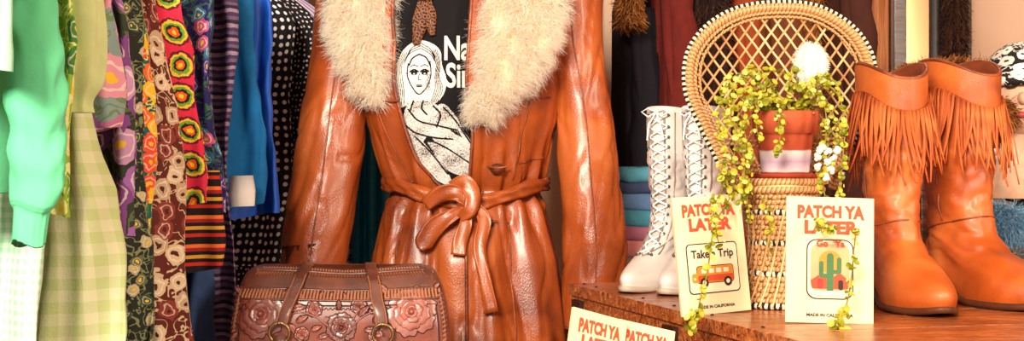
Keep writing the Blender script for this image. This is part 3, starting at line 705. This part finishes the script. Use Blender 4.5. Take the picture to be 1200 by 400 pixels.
def laceboot(name,org,ang):
    mb,pt,fw,sd,f,zm=boot(name,org,ang,wt,None,'lace')
    z0,z1=.052,zm-.008; n=15
    def ph_(z): return .30+.10*min(1,z/.1)
    for s_ in(1,-1):
        mb.tube([pt(z,s_*(ph_(z)-.16),.0015) for z in np.linspace(z0,z1,40)],.0016,5,6)
        mb.tube([pt(z,s_*(ph_(z)+.28),.0008) for z in np.linspace(z0,z1,40)],.0010,5,6)
    zz=np.linspace(z0,z1-.004,n)
    for i in range(n):
        for s_ in(1,-1):
            e_=pt(zz[i],s_*ph_(zz[i]),.002); mb.ell(e_,(.0026,.0026,.0026),4,8,5)
            if i<n-1:
                a=e_; b=pt(zz[i+1],-s_*ph_(zz[i+1]),.002); m_=pt((zz[i]+zz[i+1])/2,0,.0045 if s_>0 else .0065); mb.tube([a,a.lerp(m_,.5),m_,b],.00165,6,6)
    t=pt(z1,0,.006)
    for s_ in(1,-1):
        tg=sd*s_; mb.tube([t,t+tg*.012+Vector((0,0,.006))+fw*.006,t+tg*.022+fw*.008,t+tg*.012+Vector((0,0,-.008))+fw*.006,t],.0014,6,6)
        mb.tube([t,t+tg*.010+fw*.008+Vector((0,0,-.02)),t+tg*.014+fw*.004+Vector((0,0,-.045))],.0014,6,6)
    mb.tube([pt(.05+.055*abs(math.sin(ph/2)),ph,.0006) for ph in np.linspace(0,2*math.pi,60)],.0012,5,6,cap=False)
    mb.tube([pt(z,math.pi,.0006) for z in np.linspace(.0,zm,30)],.0012,5,6)
    return mb.build(name,[m_wb,m_ws,m_wi,m_heel_w,m_sh,m_ws2,m_lace])
laceboot('lace_up_boot',(.286,2.365,CT),math.atan2(-1,-.55))
laceboot('lace_up_boot',(.336,2.325,CT),math.atan2(-1,-.52))
# ================================================================= PEACOCK CHAIR
m_rat=m_island('rattan',[(0,C(172,116,68)),(.5,C(208,158,102)),(1,C(232,192,140))],.5,.4)
mr=NM('wrapped_rattan',.45,.4); s1=mr.n('SeparateXYZ',Vector=mr.uv()).outputs; fr1=frac(mr,mr.math('ADD',s1[1],mr.math('MULTIPLY',s1[0],.3)),170)
mr.col(mr.ramp(fr1,[(0,C(100,54,26)),(.25,C(190,134,80)),(.8,C(214,162,108)),(1,C(100,54,26))])); mr.bump(mr.math('PINGPONG',fr1,.5),.8,.002)
mr2=m_stripes('black_white_binding',[C(30,22,18),C(235,215,185)],130,1)
CX,CY=.366,1.99
mb=MB(); Dk=2.0
out=[(862,222),(846,182),(827,142),(812,104),(815,62),(838,30),(874,10),(918,4),(962,8),(1000,29),(1023,62),(1026,100),(1010,140),(993,182),(980,222)]
def BP(x,y,o=0):
    p=P(x,y,Dk); t=(p.z-Zz(222,Dk)); return Vector((p.x,Dk+.02+t*.10+o,p.z))
oc=cat(out,120); cen=np.array([918,105])
mb.tube([BP(x,y) for x,y in oc],.0072,1,12)
for s_,rr,mi in((1.06,.0030,2),(.93,.0026,1),(.88,.0022,1)):
    sc2=(oc-cen)*s_+cen; sc2=sc2[sc2[:,1]<224]; mb.tube([BP(x,y,-.003) for x,y in sc2],rr,mi,8)
inner=(oc-cen)*.88+cen
for i in range(2,116,3):
    a=(oc[i]-cen)*.87+cen; b=(oc[i+2]-cen)*.99+cen; c=(oc[min(i+4,119)]-cen)*.87+cen
    mb.tube([BP(*q) for q in cat([a,b,c],7)],.0014,0,5)
def inpoly(x,y,p):
    r=False;j=len(p)-1
    for i in range(len(p)):
        if (p[i][1]>y)!=(p[j][1]>y) and x<(p[j][0]-p[i][0])*(y-p[i][1])/(p[j][1]-p[i][1]+1e-9)+p[i][0]: r=not r
        j=i
    return r
for sg in(1,-1):
    for k in range(-26,27):
        x_=918+k*15.5; seg=[]; 
        for t in np.linspace(-150,150,121):
            x=x_+sg*t*.72; y=110+t
            if inpoly(x,y,inner) and y<165: seg.append((x,y))
            elif len(seg)>3: mb.tube([BP(a,b,.0012*sg*(1 if (int(j_)%2) else -1)) for j_,(a,b) in enumerate(seg[::5]+[seg[-1]])],.0018,0,5); seg=[]
            else: seg=[]
for k in range(17):
    t=k/16; xb=878+t*86; xt=838+t*162; mb.tube([BP(xb,224),BP(xb*.6+xt*.4,192),BP(xt,158)],.0017,0,5)
for y,l,r in((160,838,1000),(166,840,997),(190,856,985),(196,858,983),(214,868,975)): mb.tube([BP(l+(r-l)*t,y+6*math.sin(t*math.pi),-.002) for t in np.linspace(0,1,20)],.0024,1,8)
for s_ in(-1,1):
    xa=.366+s_*.073; mb.tube([BP(918+s_*70,196),Vector((xa,1.975,.995)),Vector((.366+s_*.058,1.935,.986))],.0045,1,8)
SZ=.984
for rr,zz in((.060,SZ),(.060,SZ-.010)):
    mb.tube([Vector((CX+rr*math.cos(a),CY-.03+rr*.9*math.sin(a),zz)) for a in np.linspace(0,2*math.pi,49)],.0055,1,10,cap=False)
mb.tube([(CX,CY-.03,SZ-.006),(CX,CY-.03,SZ-.001)],[.058,.058],0,40)
for rr in np.arange(.006,.058,.006): mb.tube([Vector((CX+rr*math.cos(a),CY-.03+rr*.9*math.sin(a),SZ+.0005)) for a in np.linspace(0,2*math.pi,37)],.0028,0,6,cap=False)
H=SZ-.012-CT; zz=np.linspace(CT+.005,SZ-.012,23)
for i,z in enumerate(zz):
    t=(z-CT)/H; rr=.036+.017*abs(2*t-1)**1.8
    mb.tube([Vector((CX+rr*math.cos(a)+.0008*math.sin(16*a+i*math.pi),CY-.03+rr*math.sin(a),z+.0012*math.sin(20*a+i*math.pi))) for a in np.linspace(0,2*math.pi,81)],.0042,1 if i%6 else 2,8,cap=False)
mb.tube([(CX,CY-.03,CT+.004),(CX,CY-.03,SZ-.006)],.033,0,24)
for k in range(20):
    a=2*math.pi*k/20; mb.tube([Vector((CX+(.040+.017*abs(2*t-1)**1.8)*math.cos(a+t*.8),CY-.03+(.040+.017*abs(2*t-1)**1.8)*math.sin(a+t*.8),CT+.004+H*t)) for t in np.linspace(0,1,12)],.0015,0,5)
mb.build('wicker_peacock_chair',[m_rat,mr.m,mr2])
# ================================================================= POT + PLANT
PX,PY=W(921,1.95),1.955
mt=NM('terracotta',.8,.25); z_=mt.n('SeparateXYZ',Vector=mt.obj()).outputs[2]
nn=mt.math('ADD',z_,mt.math('MULTIPLY',mt.noise(40,mt.obj()),.004))
tc=mt.ramp(mt.math('DIVIDE',mt.math('SUBTRACT',nn,.98),.12),[(0,C(150,54,30)),(.16,C(150,54,30)),(.17,C(206,184,186)),(.28,C(176,146,166)),(.40,C(210,198,194)),(.42,C(158,64,36)),(.9,C(182,84,50))])
mt.col(tc); mt.bump(mt.noise(90,mt.obj()),.4,.002)
m_soil=plain('soil',C(50,34,24),.95,.3,200,.9)
mb=MB(); S=48
prf=[(.001,SZ+.004),(.040,SZ+.004),(.048,SZ+.006),(.052,SZ+.012),(.0495,SZ+.012),(.046,SZ+.009),(.032,SZ+.009),(.034,SZ+.03),(.0375,SZ+.062),(.0385,SZ+.066),(.044,SZ+.068),(.0455,SZ+.094),(.0445,SZ+.097),(.041,SZ+.096),(.040,SZ+.085)]
mb.grid([[(PX+r*math.cos(a),PY+r*math.sin(a),z) for a in [2*math.pi*j/S for j in range(S+1)]] for r,z in prf],0)
mb.tube([(PX,PY,SZ+.083),(PX,PY,SZ+.087)],.041,1,24)
m_vine=plain('vine_stem',C(140,120,44),.7); m_leaf=m_island('succulent_leaf',[(0,C(96,104,16)),(.35,C(158,156,28)),(.75,C(204,190,58)),(1,C(234,218,124))],.4,.4,.25)
m_fl=m_island('white_blossom',[(0,C(225,218,195)),(1,C(245,240,230))],.7,.2)
lv=MB()
def leaf1(p,n,r,mi=2):
    n=n.normalized(); t=n.orthogonal().normalized(); t=(Matrix.Rotation(random.uniform(0,6.28),3,n)@t); b=n.cross(t)
    v=[p+n*(-.0006)]; k=7
    for ring,(rr,h) in enumerate(((.6,.0),(1,.0012))):
        for i in range(k):
            a=2*math.pi*i/k; v.append(p+(t*math.cos(a)*rr*1.15+b*math.sin(a)*rr*.9)*r+n*h*r/.005)
    f=[(0,1+i,1+(i+1)%k) for i in range(k)]+[(1+i,1+k+i,1+k+(i+1)%k,1+(i+1)%k) for i in range(k)]
    lv.add(v,f,mi)
def vine(pts,dens=1.0,r=.0040,spread=.0075,fl=False):
    c=cat([tuple(p) for p in pts],max(10,int(len(pts)*8))); lv.tube([Vector(p) for p in c],.0009,0,5)
    Lt=np.linalg.norm(np.diff(c,axis=0),axis=1).sum(); m_=int(Lt/.0042*dens)
    for i in range(m_):
        t=random.random()*(len(c)-1.001); k=int(t); p=Vector(c[k]).lerp(Vector(c[k+1]),t-k)
        o=Vector((random.gauss(0,1),random.gauss(-.5,1),random.gauss(0,.8))).normalized()
        leaf1(p+o*random.uniform(.2,1)*spread,o+Vector((0,-.8,.5)),r*random.uniform(.5,1.3),3 if fl else 2)
top=Vector((PX,PY,SZ+.092))
def vp(l): return [top+Vector(((l[0][0]-921)*.0004,0,0))]+[P(x,y,d) for x,y,d in l]
for l in [
 [(885,112,1.92),(868,125,1.90),(862,160,1.89),(860,200,1.885),(858,236,1.88)],
 [(880,105,1.92),(858,118,1.89),(850,150,1.88),(848,190,1.875),(846,225,1.87)],
 [(890,100,1.92),(862,100,1.90),(852,128,1.88),(868,165,1.875),(872,205,1.87),(866,240,1.87)],
 [(878,118,1.91),(872,150,1.89),(878,180,1.88),(874,218,1.88),(880,262,1.875)],
 [(892,118,1.90),(886,140,1.885),(890,168,1.88)],
 [(915,115,1.90),(912,135,1.885),(914,160,1.88),(908,185,1.88)],
 [(950,108,1.91),(966,125,1.89),(968,160,1.885),(962,200,1.88),(968,236,1.875)],
 [(960,100,1.92),(982,112,1.90),(990,150,1.885),(986,200,1.88),(985,240,1.87)],
 [(955,108,1.92),(975,130,1.90),(980,165,1.89),(972,190,1.88)],
 [(900,92,1.95),(880,82,1.96),(872,92,1.96)],[(935,92,1.95),(930,80,1.95)],[(945,100,1.93),(965,90,1.93),(985,100,1.92)],
 [(905,100,1.93),(895,88,1.94),(905,82,1.95)],[(925,102,1.92),(940,100,1.92)],
 [(890,96,1.92),(868,86,1.93),(848,104,1.90),(842,140,1.885),(846,170,1.88)],[(925,95,1.94),(915,84,1.95)],
 ]: vine(vp(l),1.35)
vine([P(858,228,1.88),P(848,245,1.84),P(838,262,1.79),P(833,290,1.772),P(829,320,1.765),P(822,345,1.755),P(817,372,1.745)],.75,.0042,.006)
vine([P(846,222,1.87),P(838,240,1.84),P(836,258,1.79),P(842,284,1.772)],1,.004)
vine([P(890,225,1.88),P(900,250,1.87),P(903,275,1.865),P(900,300,1.86)],.8,.004)
vine([P(985,238,1.87),P(968,256,1.77),P(958,264,1.722),P(975,270,1.715)],1.2,.004)
vine([P(988,240,1.86),P(1002,262,1.77),P(1000,300,1.715),P(996,340,1.70),P(988,372,1.69)],.5,.0038,.005)
vine([P(992,365,1.695),P(978,383,1.685),P(990,388,1.685)],2.6,.0050)
vine([P(820,366,1.75),P(808,372,1.745),P(812,388,1.735)],1.6,.0046)
for _ in range(170):
    a=random.uniform(0,6.28); q=random.random()**.5*.045; leaf1(top+Vector((q*math.cos(a),q*math.sin(a),random.uniform(0,.020))),Vector((random.gauss(0,.4),-.5,1)),.005,2)
for x,y in((962,172),(970,178),(957,184),(968,190),(976,186),(960,196),(972,200),(980,176),(965,208),(958,176)):
    p=P(x+random.uniform(-3,3),y,1.875)
    for _ in range(6): o=Vector([random.gauss(0,1) for _ in range(3)]).normalized(); lv.ell(p+o*.003,(.0032,)*3,3,7,5)
cp=P(950,76,1.955)
lv.tube([top+Vector((.02,0,-.004)),P(948,98,1.955)],.005,0,8)
rows=[]
for i in range(15):
    t=math.pi*i/14; rows.append([(cp.x+.021*math.sin(t)*math.cos(a)*(1+.14*math.cos(9*a)),cp.y+.019*math.sin(t)*math.sin(a)*(1+.14*math.cos(9*a)),cp.z+.029*math.cos(t)) for a in np.linspace(0,2*math.pi,55)])
lv.grid(rows,3,True)
pp=[];nn_=[]
for _ in range(1600):
    o=Vector([random.gauss(0,1) for _ in range(3)]).normalized(); pp.append((cp.x+.021*o.x,cp.y+.019*o.y,cp.z+.029*o.z)); nn_.append(tuple(o))
fur(lv,np.array(pp),np.array(nn_),.006,.0004,3,.0,.05,3)
pot=mb.build('potted_trailing_plant',[mt.m,m_soil])
lv.build('foliage',[m_vine,m_vine,m_leaf,m_fl],parent=pot,merge=False)
# ================================================================= PATCH PACKAGES
m_card=NM('cream_card',.4,.4,0,.3); m_card.col(C(224,208,166)); m_card=m_card.m
def flat(n,c): return plain(n,c,.6,.03,100,.05)
m_or=flat('print_orange',C(200,74,44)); m_bk=flat('print_black',C(44,34,32)); m_cr2=flat('print_cream',C(232,216,180)); m_yl=flat('print_mustard',C(210,134,46)); m_gr=flat('print_green',C(64,106,64)); m_pk=flat('print_peach',C(224,158,114)); m_rd=flat('print_red',C(186,50,46))
PM=[m_card,m_or,m_bk,m_cr2,m_yl,m_gr,m_pk,m_rd]
def package(bc,yawa,lean,roll,kind,w=.108,h=.155):
    R=Matrix.Rotation(yawa,3,'Z')@Matrix.Rotation(-lean,3,'X')@Matrix.Rotation(roll,3,'Y')
    mb=MB(); kw=w/.108
    def T(u,v,o=0): return Vector(bc)+R@Vector((u*kw,-o,v))
    mb.box(T(0,h/2,-.002),(w/2,.002,h/2),0,R)
    def pl(pts,mi,o): mb.add([T(u,v,o) for u,v in pts],[tuple(range(len(pts)))],mi)
    def rr(cx,cy,a,b,rad,mi,o,k=6):
        pts=[]
        for qx,qy,a0 in((1,1,0),(-1,1,90),(-1,-1,180),(1,-1,270)):
            for i in range(k+1):
                t=math.radians(a0+90*i/k); pts.append((cx+qx*(a-rad)+rad*math.cos(t),cy+qy*(b-rad)+rad*math.sin(t)))
        pl(pts,mi,o)
    def cir(cx,cy,r,mi,o): pl([(cx+r*math.cos(t),cy+r*math.sin(t)) for t in np.linspace(0,2*math.pi,25)[:-1]],mi,o)
    def tx(s_,x,y,size,mi,o,bold=.0,sx=1.0,arc=0.0,fl=0.0):
        v,f=text2d(s_,size,bold); mb.add([T(x+p[0]*sx,y+p[1]*(1+fl*(p[0]/.05)**2)-arc*(p[0]/.05)**2,o) for p in v],f,mi)
    tx('PATCH YA',0,h-.0245,.0195,1,.0008,.0010,.88,.002,.15); tx('LATER',0,h-.0445,.0205,1,.0008,.0011,1.1,.001,.25)
    tx('MADE IN CALIFORNIA',0,.008,.0052,2,.0008,.0002,1.1)
    if kind=='van':
        rr(0,.060,.040,.033,.006,2,.0006); rr(0,.060,.0385,.0315,.005,3,.0010)
        tx('Take a Trip',0,.074,.0148,2,.0014,.0004,.95)
        rr(.002,.052,.029,.0115,.004,2,.0014); rr(.002,.052,.028,.0105,.0035,4,.0018); rr(.002,.047,.028,.004,.002,1,.0022)
        rr(-.028,.048,.007,.006,.003,4,.0020)
        for k in range(4): rr(-.016+k*.0115,.0565,.0042,.003,.001,3,.0024)
        for x in(-.017,.020): cir(x,.0415,.0062,2,.0026); cir(x,.0415,.003,3,.0030)
        rr(-.031,.047,.0016,.0016,.0015,3,.0026)
    elif kind=='cactus':
        rr(0,.066,.029,.037,.012,2,.0006); rr(0,.066,.0275,.0355,.011,3,.0010); rr(0,.068,.024,.029,.010,6,.0014)
        cir(.0,.075,.014,4,.0018)
        pl([(-.024,.052),(-.012,.060),(0,.054),(.012,.062),(.024,.052),(.022,.042),(-.022,.042)],1,.0020)
        rr(0,.062,.0042,.024,.004,5,.0024); rr(-.011,.066,.0028,.010,.0027,5,.0024); rr(-.007,.058,.006,.0025,.002,5,.0025); rr(.011,.071,.0028,.010,.0027,5,.0024); rr(.007,.063,.006,.0025,.002,5,.0025)
        rr(-.012,.048,.003,.006,.0025,7,.0028); rr(.013,.047,.003,.006,.0025,2,.0028)
        tx('Go   Ya',0,.094,.011,1,.0030,.0005); rr(0,.0365,.018,.0028,.001,3,.0028)
    elif kind=='plain':
        rr(0,.066,.034,.034,.006,2,.0006); rr(0,.066,.0325,.0325,.005,6,.0010); cir(0,.062,.015,1,.0014)
    return mb.build('patch_package',PM,smooth=False,merge=False)
package((W(840,1.87),1.865,CT+.0005),.45,.10,-.045,'van')
package((W(972,1.745),1.745,CT+.0005),.0,.10,.03,'cactus')
package((.084,1.64,TT+.0150),.62,.14,.27,'plain',.082,.152)
package((.146,1.70,TT+.0125),.50,.14,.24,'plain',.082,.134)
# ================================================================= BACKGROUND
m_fb=m_island('brown_fur',[(0,C(80,40,16)),(.5,C(146,84,36)),(1,C(190,128,66))],.8,.2)
m_fd=m_island('dark_fur',[(0,C(26,16,14)),(1,C(78,44,32))],.8,.2)
def bgarm(name,xc,w,y0,y1,d,mat,seed,depth=.06,furm=None,fl=.03,sleeves=True):
    mb=MB(); rows=[]; rng=random.Random(seed); p0=rng.uniform(0,6)
    zt,zb=Zz(y0,d),max(Zz(y1,d),.05)
    for i in range(31):
        z=zt+(zb-zt)*i/30; t=i/30; a=W(xc+w,d)-W(xc,d); a*=(.25+.75*min(1,t*6)**.6)*(1+.1*t)
        rows.append([(W(xc,d)+a*math.cos(q)*(1+.08*math.sin(7*q+p0+z*3)),d+depth*math.sin(q)*(1+.25*math.sin(9*q+p0)*t**.3),z) for q in np.linspace(0,2*math.pi,61)])
    mb.grid(rows,0,True)
    if sleeves and not furm:
        # front sleeve hanging against the body, with cuff
        xs2=W(xc+w*rng.uniform(-.3,.3),d); cc=cat([(xs2,zt-.12,.030),(xs2+.01,zt-.30,.034),(xs2-.004,zt-.5,.030),(xs2+.004,max(zb+.1,zt-.70),.024)],30); rr_=[]
        for x,z,r in cc: rr_.append([(x+r*math.cos(q)*(1+.12*math.sin(z*60+q*2)),d-depth*1.05+r*.8*math.sin(q),z) for q in np.linspace(0,2*math.pi,25)])
        mb.grid(rr_,0,True)
        xl=W(xc,d); mb.tube([(xl-.02,d-depth*1.1,zt-.06),(xl-.012,d-depth*1.35,zt-.25),(xl-.005,d-depth*1.35,zt-.34)],[.014,.012,.003],0,8)
    mb.tube([(W(xc,d),d,zt-.01),(W(xc,d),d,1.92)],.002,2 if furm else 1,6)
    ms=[mat]
    if furm:
        A=np.array(rows); n=5000; ii=RNG.integers(0,30,n); jj=RNG.integers(0,60,n); pts=A[ii,jj]+ (A[ii+1,jj]-A[ii,jj])*RNG.random((n,1))+(A[ii,(jj+1)%60]-A[ii,jj])*RNG.random((n,1))
        cen=np.stack([np.full(n,W(xc,d)),np.full(n,d),pts[:,2]],1); nr=pts-cen; nr/=np.linalg.norm(nr,axis=1,keepdims=True)
        fur(mb,pts,nr,fl,.0016,1,.5,.3,4,clump=30); ms.append(furm)
    ms.append(m_wire)
    return mb.build(name,ms,merge=not furm)
bgarm('hanging_fur_stole',738,9,-80,28,2.97,plain('fur_under',C(90,46,18)),1,.03,m_fb,.022)
bgarm('hanging_maroon_coat',785,24,-70,250,3.08,plain('maroon_wool',C(96,24,18),.9),2)
bgarm('hanging_navy_coat',750,30,-50,330,3.12,plain('navy_wool',C(22,17,26),.9),3)
bgarm('hanging_dark_fur_coat',825,28,-70,220,3.1,plain('dk_under',C(40,22,18)),4,.06,m_fd)
bgarm('hanging_rust_coat',868,22,-70,330,3.14,plain('rust_wool',C(136,54,22),.9),5)
bgarm('hanging_brown_coat',908,24,-70,250,3.1,plain('brown_wool',C(96,48,26),.9),6)
bgarm('hanging_brown_fur_coat',950,22,-70,180,3.14,plain('tan_under',C(120,70,36)),7,.05,m_fb)
bgarm('hanging_dark_coat',990,24,-70,330,3.1,plain('dark_wool',C(64,30,20),.9),8)
mb=MB(); mb.tube([(.18,3.1,1.93),(1.0,3.1,1.93)],.012,0,12)
for x in(.19,.98): mb.tube([(x,3.3,1.93),(x,3.3,.0)],.012,0,10); mb.tube([(x,3.1,1.93),(x,3.3,1.93)],.010,0,10)
mb.build('coat_rack',[m_wire])
bgarm('hanging_teal_blouse',437,22,-90,330,2.98,plain('teal_satin',C(14,120,155),.5),9,sleeves=False)
bgarm('hanging_lace_dress',412,20,-90,420,3.06,m_floral('blue_white_lace',C(40,60,110),[C(230,235,240),C(200,220,235)],40,C(210,225,235),.45),10,sleeves=False)
mb=MB(); mb.tube([(-.45,3.0,1.93),(-.05,3.0,1.93)],.012,0,12); mb.tube([(-.06,3.0,1.93),(-.06,3.0,0)],.012,0,12); mb.tube([(-.44,3.0,1.93),(-.44,3.0,0)],.012,0,12); mb.build('garment_rail',[m_wire])
def stack(name,x,d,z0,w,items,dep=.10):
    mb=MB(); z=z0; mats=[]
    for i,(mt_,h) in enumerate(items):
        mats.append(mt_); g=[]
        ox=random.uniform(-.01,.01)
        for j in range(13):
            t=-math.pi/2+math.pi*j/12; zz=z+h/2+h/2*math.sin(t)*1.0; k=.86+.14*math.cos(t)**.6 if math.cos(t)>1e-6 else .0
            g.append([(x+ox+(w*k*math.copysign(abs(math.cos(q))**.35,math.cos(q)))*(1+.03*nz(q*2,i,j*.4)),d+dep*k*math.copysign(abs(math.sin(q))**.35,math.sin(q)),zz+.004*nz(math.cos(q)*3,math.sin(q)*3,i*2)*(1 if 0<j else 0)) for q in np.linspace(0,2*math.pi,49)])
        mb.grid(g,i); z+=h*.93
    return mb.build(name,mats)
fp=lambda n,c:plain(n,c,.95,.15,40,.8)
stack('folded_sweater_stack',W(748,2.88),2.88,.80,.06,[(fp('grey_k',C(120,110,110)),.03),(fp('dusty_pink_k',C(196,120,120)),.035),(fp('mauve_k',C(150,90,110)),.03),(fp('teal_k',C(60,120,140)),.035),(fp('steel_k',C(80,110,150)),.035),(fp('navy_k',C(50,60,90)),.025),(fp('slate_k',C(70,130,150)),.03)])
bw=m_floral('black_white_knit',C(30,26,28),[C(235,228,220),C(220,210,200)],34,C(230,222,215),.4,C(30,26,28))
stack('folded_knit_stack',W(1178,2.84),2.84,.80,.13,[(fp('charcoal_k',C(70,70,72)),.05),(fp('grey2_k',C(150,150,150)),.05),(bw,.055),(fp('cream2_k',C(225,210,190)),.05),(bw,.055),(fp('tan_k',C(170,120,80)),.035)],.10)
def fluff(name,c,r,mu,mf,n,L,wd_=.0012):
    mb=MB(); mb.ell(c,r,0,24,14); pp=[];nn=[]
    for _ in range(n):
        o=Vector([random.gauss(0,1) for _ in range(3)]).normalized(); pp.append((c[0]+r[0]*o.x,c[1]+r[1]*o.y,c[2]+r[2]*o.z)); nn.append(tuple(o))
    fur(mb,np.array(pp),np.array(nn),L,wd_,1,.3,.3,4,clump=40); return mb.build(name,[mu,mf],merge=False)
c=P(1172,264,2.62); fluff('fluffy_blue_sweater',(c.x,c.y,c.z),(.06,.05,.035),fp('bl_u',C(90,150,190)),m_island('blue_mohair',[(0,C(90,160,205)),(1,C(180,215,235))],.9,.1,.3),5000,.02)
c=P(1178,318,2.60); fluff('grey_knit_sweater',(c.x,c.y,c.z),(.06,.05,.045),fp('gr_u',C(110,110,115)),m_island('grey_wool',[(0,C(80,80,85)),(1,C(190,188,185))],.9,.1),4500,.012)
table('side_table',.70,1.25,2.47,2.70,Zz(318,2.60)-.045,m_tw)
c=P(1165,132,2.70); fluff('fur_hat',(c.x,c.y,c.z),(.045,.04,.028),fp('fh_u',C(150,90,50)),m_fb,3500,.02)
c=P(1120,84,2.9); fluff('fur_wrap',(c.x,c.y,c.z),(.11,.05,.020),fp('fs_u',C(150,90,50)),m_fb,4000,.02)
pz=c.z-.026; slab('display_pedestal',(c.x,c.y+.02,(.80+pz)/2),(.08,.05,(pz-.80)/2),m_tw,.003)
mb=MB(); hc=P(1196,110,2.72)
mb.ell(hc,(.062,.070,.085),0,28,18); mb.tube([hc+Vector((0,.01,-.20)),hc+Vector((0,.01,-.06))],[.05,.035],0,16)
mb.ell(hc+Vector((-.02,-.066,-.012)),(.009,.016,.012),0,10,6); 
for s_ in(-1,1): mb.ell(hc+Vector((s_*.026-.012,-.058,.012)),(.012,.008,.006),2,10,6)
mb.ell(hc+Vector((-.015,-.058,-.042)),(.016,.008,.006),3,10,6)
rows=[]
for i in range(13):
    t=math.pi/2*i/12; rows.append([(hc.x+.070*math.cos(t)*math.cos(a),hc.y+.078*math.cos(t)*math.sin(a),hc.z+.02+.080*math.sin(t)+.003*math.sin(24*a)) for a in np.linspace(0,2*math.pi,49)])
mb.grid(rows,1)
mb.tube([hc+Vector((.071*math.cos(a),.079*math.sin(a),.022)) for a in np.linspace(0,2*math.pi,49)],.010,1,10,cap=False)
mb.build('mannequin_head_with_knit_hat',[plain('head_form',C(215,170,140),.6),bw,plain('eye_paint',C(50,30,25),.4),plain('lip_paint',C(180,70,70),.4)])
m_dk=m_wood('dark_frame',C(34,16,10),C(62,30,18),C(90,46,28)); m_mir=NM('mirror_glass',.15,.8); m_mir.col(C(160,120,88)); m_mir.b.inputs['Metallic'].default_value=1.0
mb=MB(); d=4.2; x0_,x1_=W(1052,d),W(1128,d)
mb.box(((x0_+x1_)/2,d,1.15),((x1_-x0_)/2,.008,.75),1)
for x in(x0_,x1_): mb.box((x,d-.01,1.15),(.018,.02,.80),0)
for z in(.36,1.94): mb.box(((x0_+x1_)/2,d-.01,z),((x1_-x0_)/2+.018,.02,.02),0)
for x in(x0_,x1_): mb.box((x,d,.19),(.018,.12,.19),0)
mb.build('standing_mirror',[m_dk,m_mir.m],smooth=False,bevel=.003)
bgarm('hanging_fur_jacket',1116,11,-70,66,3.3,plain('fj_under',C(70,36,20)),12,.04,m_fd,.02)
mb=MB(); hx=W(1116,3.3); mb.tube([(hx,3.3,1.93),(hx,3.45,1.93),(hx,3.45,0)],.010,0,10); mb.tube([(hx-.15,3.45,.01),(hx+.15,3.45,.01)],.012,0,10); mb.tube([(hx,3.35,.01),(hx,3.6,.01)],.012,0,10); mb.build('display_stand',[m_wire])
slab('wall_side',(W(1170,4.4),4.4,1.35),(.16,.03,1.35),m_cream)
mb=MB(); xa,xb_=W(850,4.6),W(1046,4.6)
mb.box(((xa+xb_)/2,4.75,1.0),((xb_-xa)/2,.15,1.0),0)
for k in range(2):
    xc=xa+(xb_-xa)*(.25+.5*k); mb.box((xc,4.59,1.05),((xb_-xa)*.22,.012,.85),1); mb.ell((xc+(.5-k)*.16,4.57,1.05),(.015,.015,.015),2)
mb.build('wardrobe',[m_dk,m_wood('warm_door',C(130,64,30),C(186,106,58),C(214,140,86),(12,12,1)),m_brass],smooth=False,bevel=.004)
# ================================================================= LIGHTS / CAMERA
w=bpy.data.worlds.new('World'); sc.world=w; w.use_nodes=True; w.node_tree.nodes['Background'].inputs[0].default_value=(1,.85,.70,1); w.node_tree.nodes['Background'].inputs[1].default_value=.50
def area(n,loc,tgt,sx,sy,e,col):
    l=bpy.data.lights.new(n,'AREA'); l.shape='RECTANGLE'; l.size=sx; l.size_y=sy; l.energy=e; l.color=col
    o=bpy.data.objects.new(n,l); o.location=loc; o.rotation_euler=(Vector(tgt)-Vector(loc)).to_track_quat('-Z','Y').to_euler(); sc.collection.objects.link(o)
area('window_light',(-.9,-1.6,2.3),(0.1,2.3,.95),1.0,.8,245,(1,.90,.75))
area('window_light_side',(2.0,.1,1.7),(.2,2.3,.95),.4,1.2,54,(1,.84,.64))  # warm fill added from the right, not an actual window
area('ceiling_lamp',(.9,3.9,2.6),(.9,4.2,0),1.0,.6,16,(1,.80,.58))
cam=bpy.data.cameras.new('Camera'); cam.lens=50.0; cam.sensor_width=36; cam.clip_start=.05
co=bpy.data.objects.new('Camera',cam); co.location=(0,0,CH); co.rotation_euler=(math.pi/2,0,0); sc.collection.objects.link(co); sc.camera=co
sc.view_settings.view_transform='Standard'
sc.view_settings.look='None'
sc.view_settings.exposure=0.22
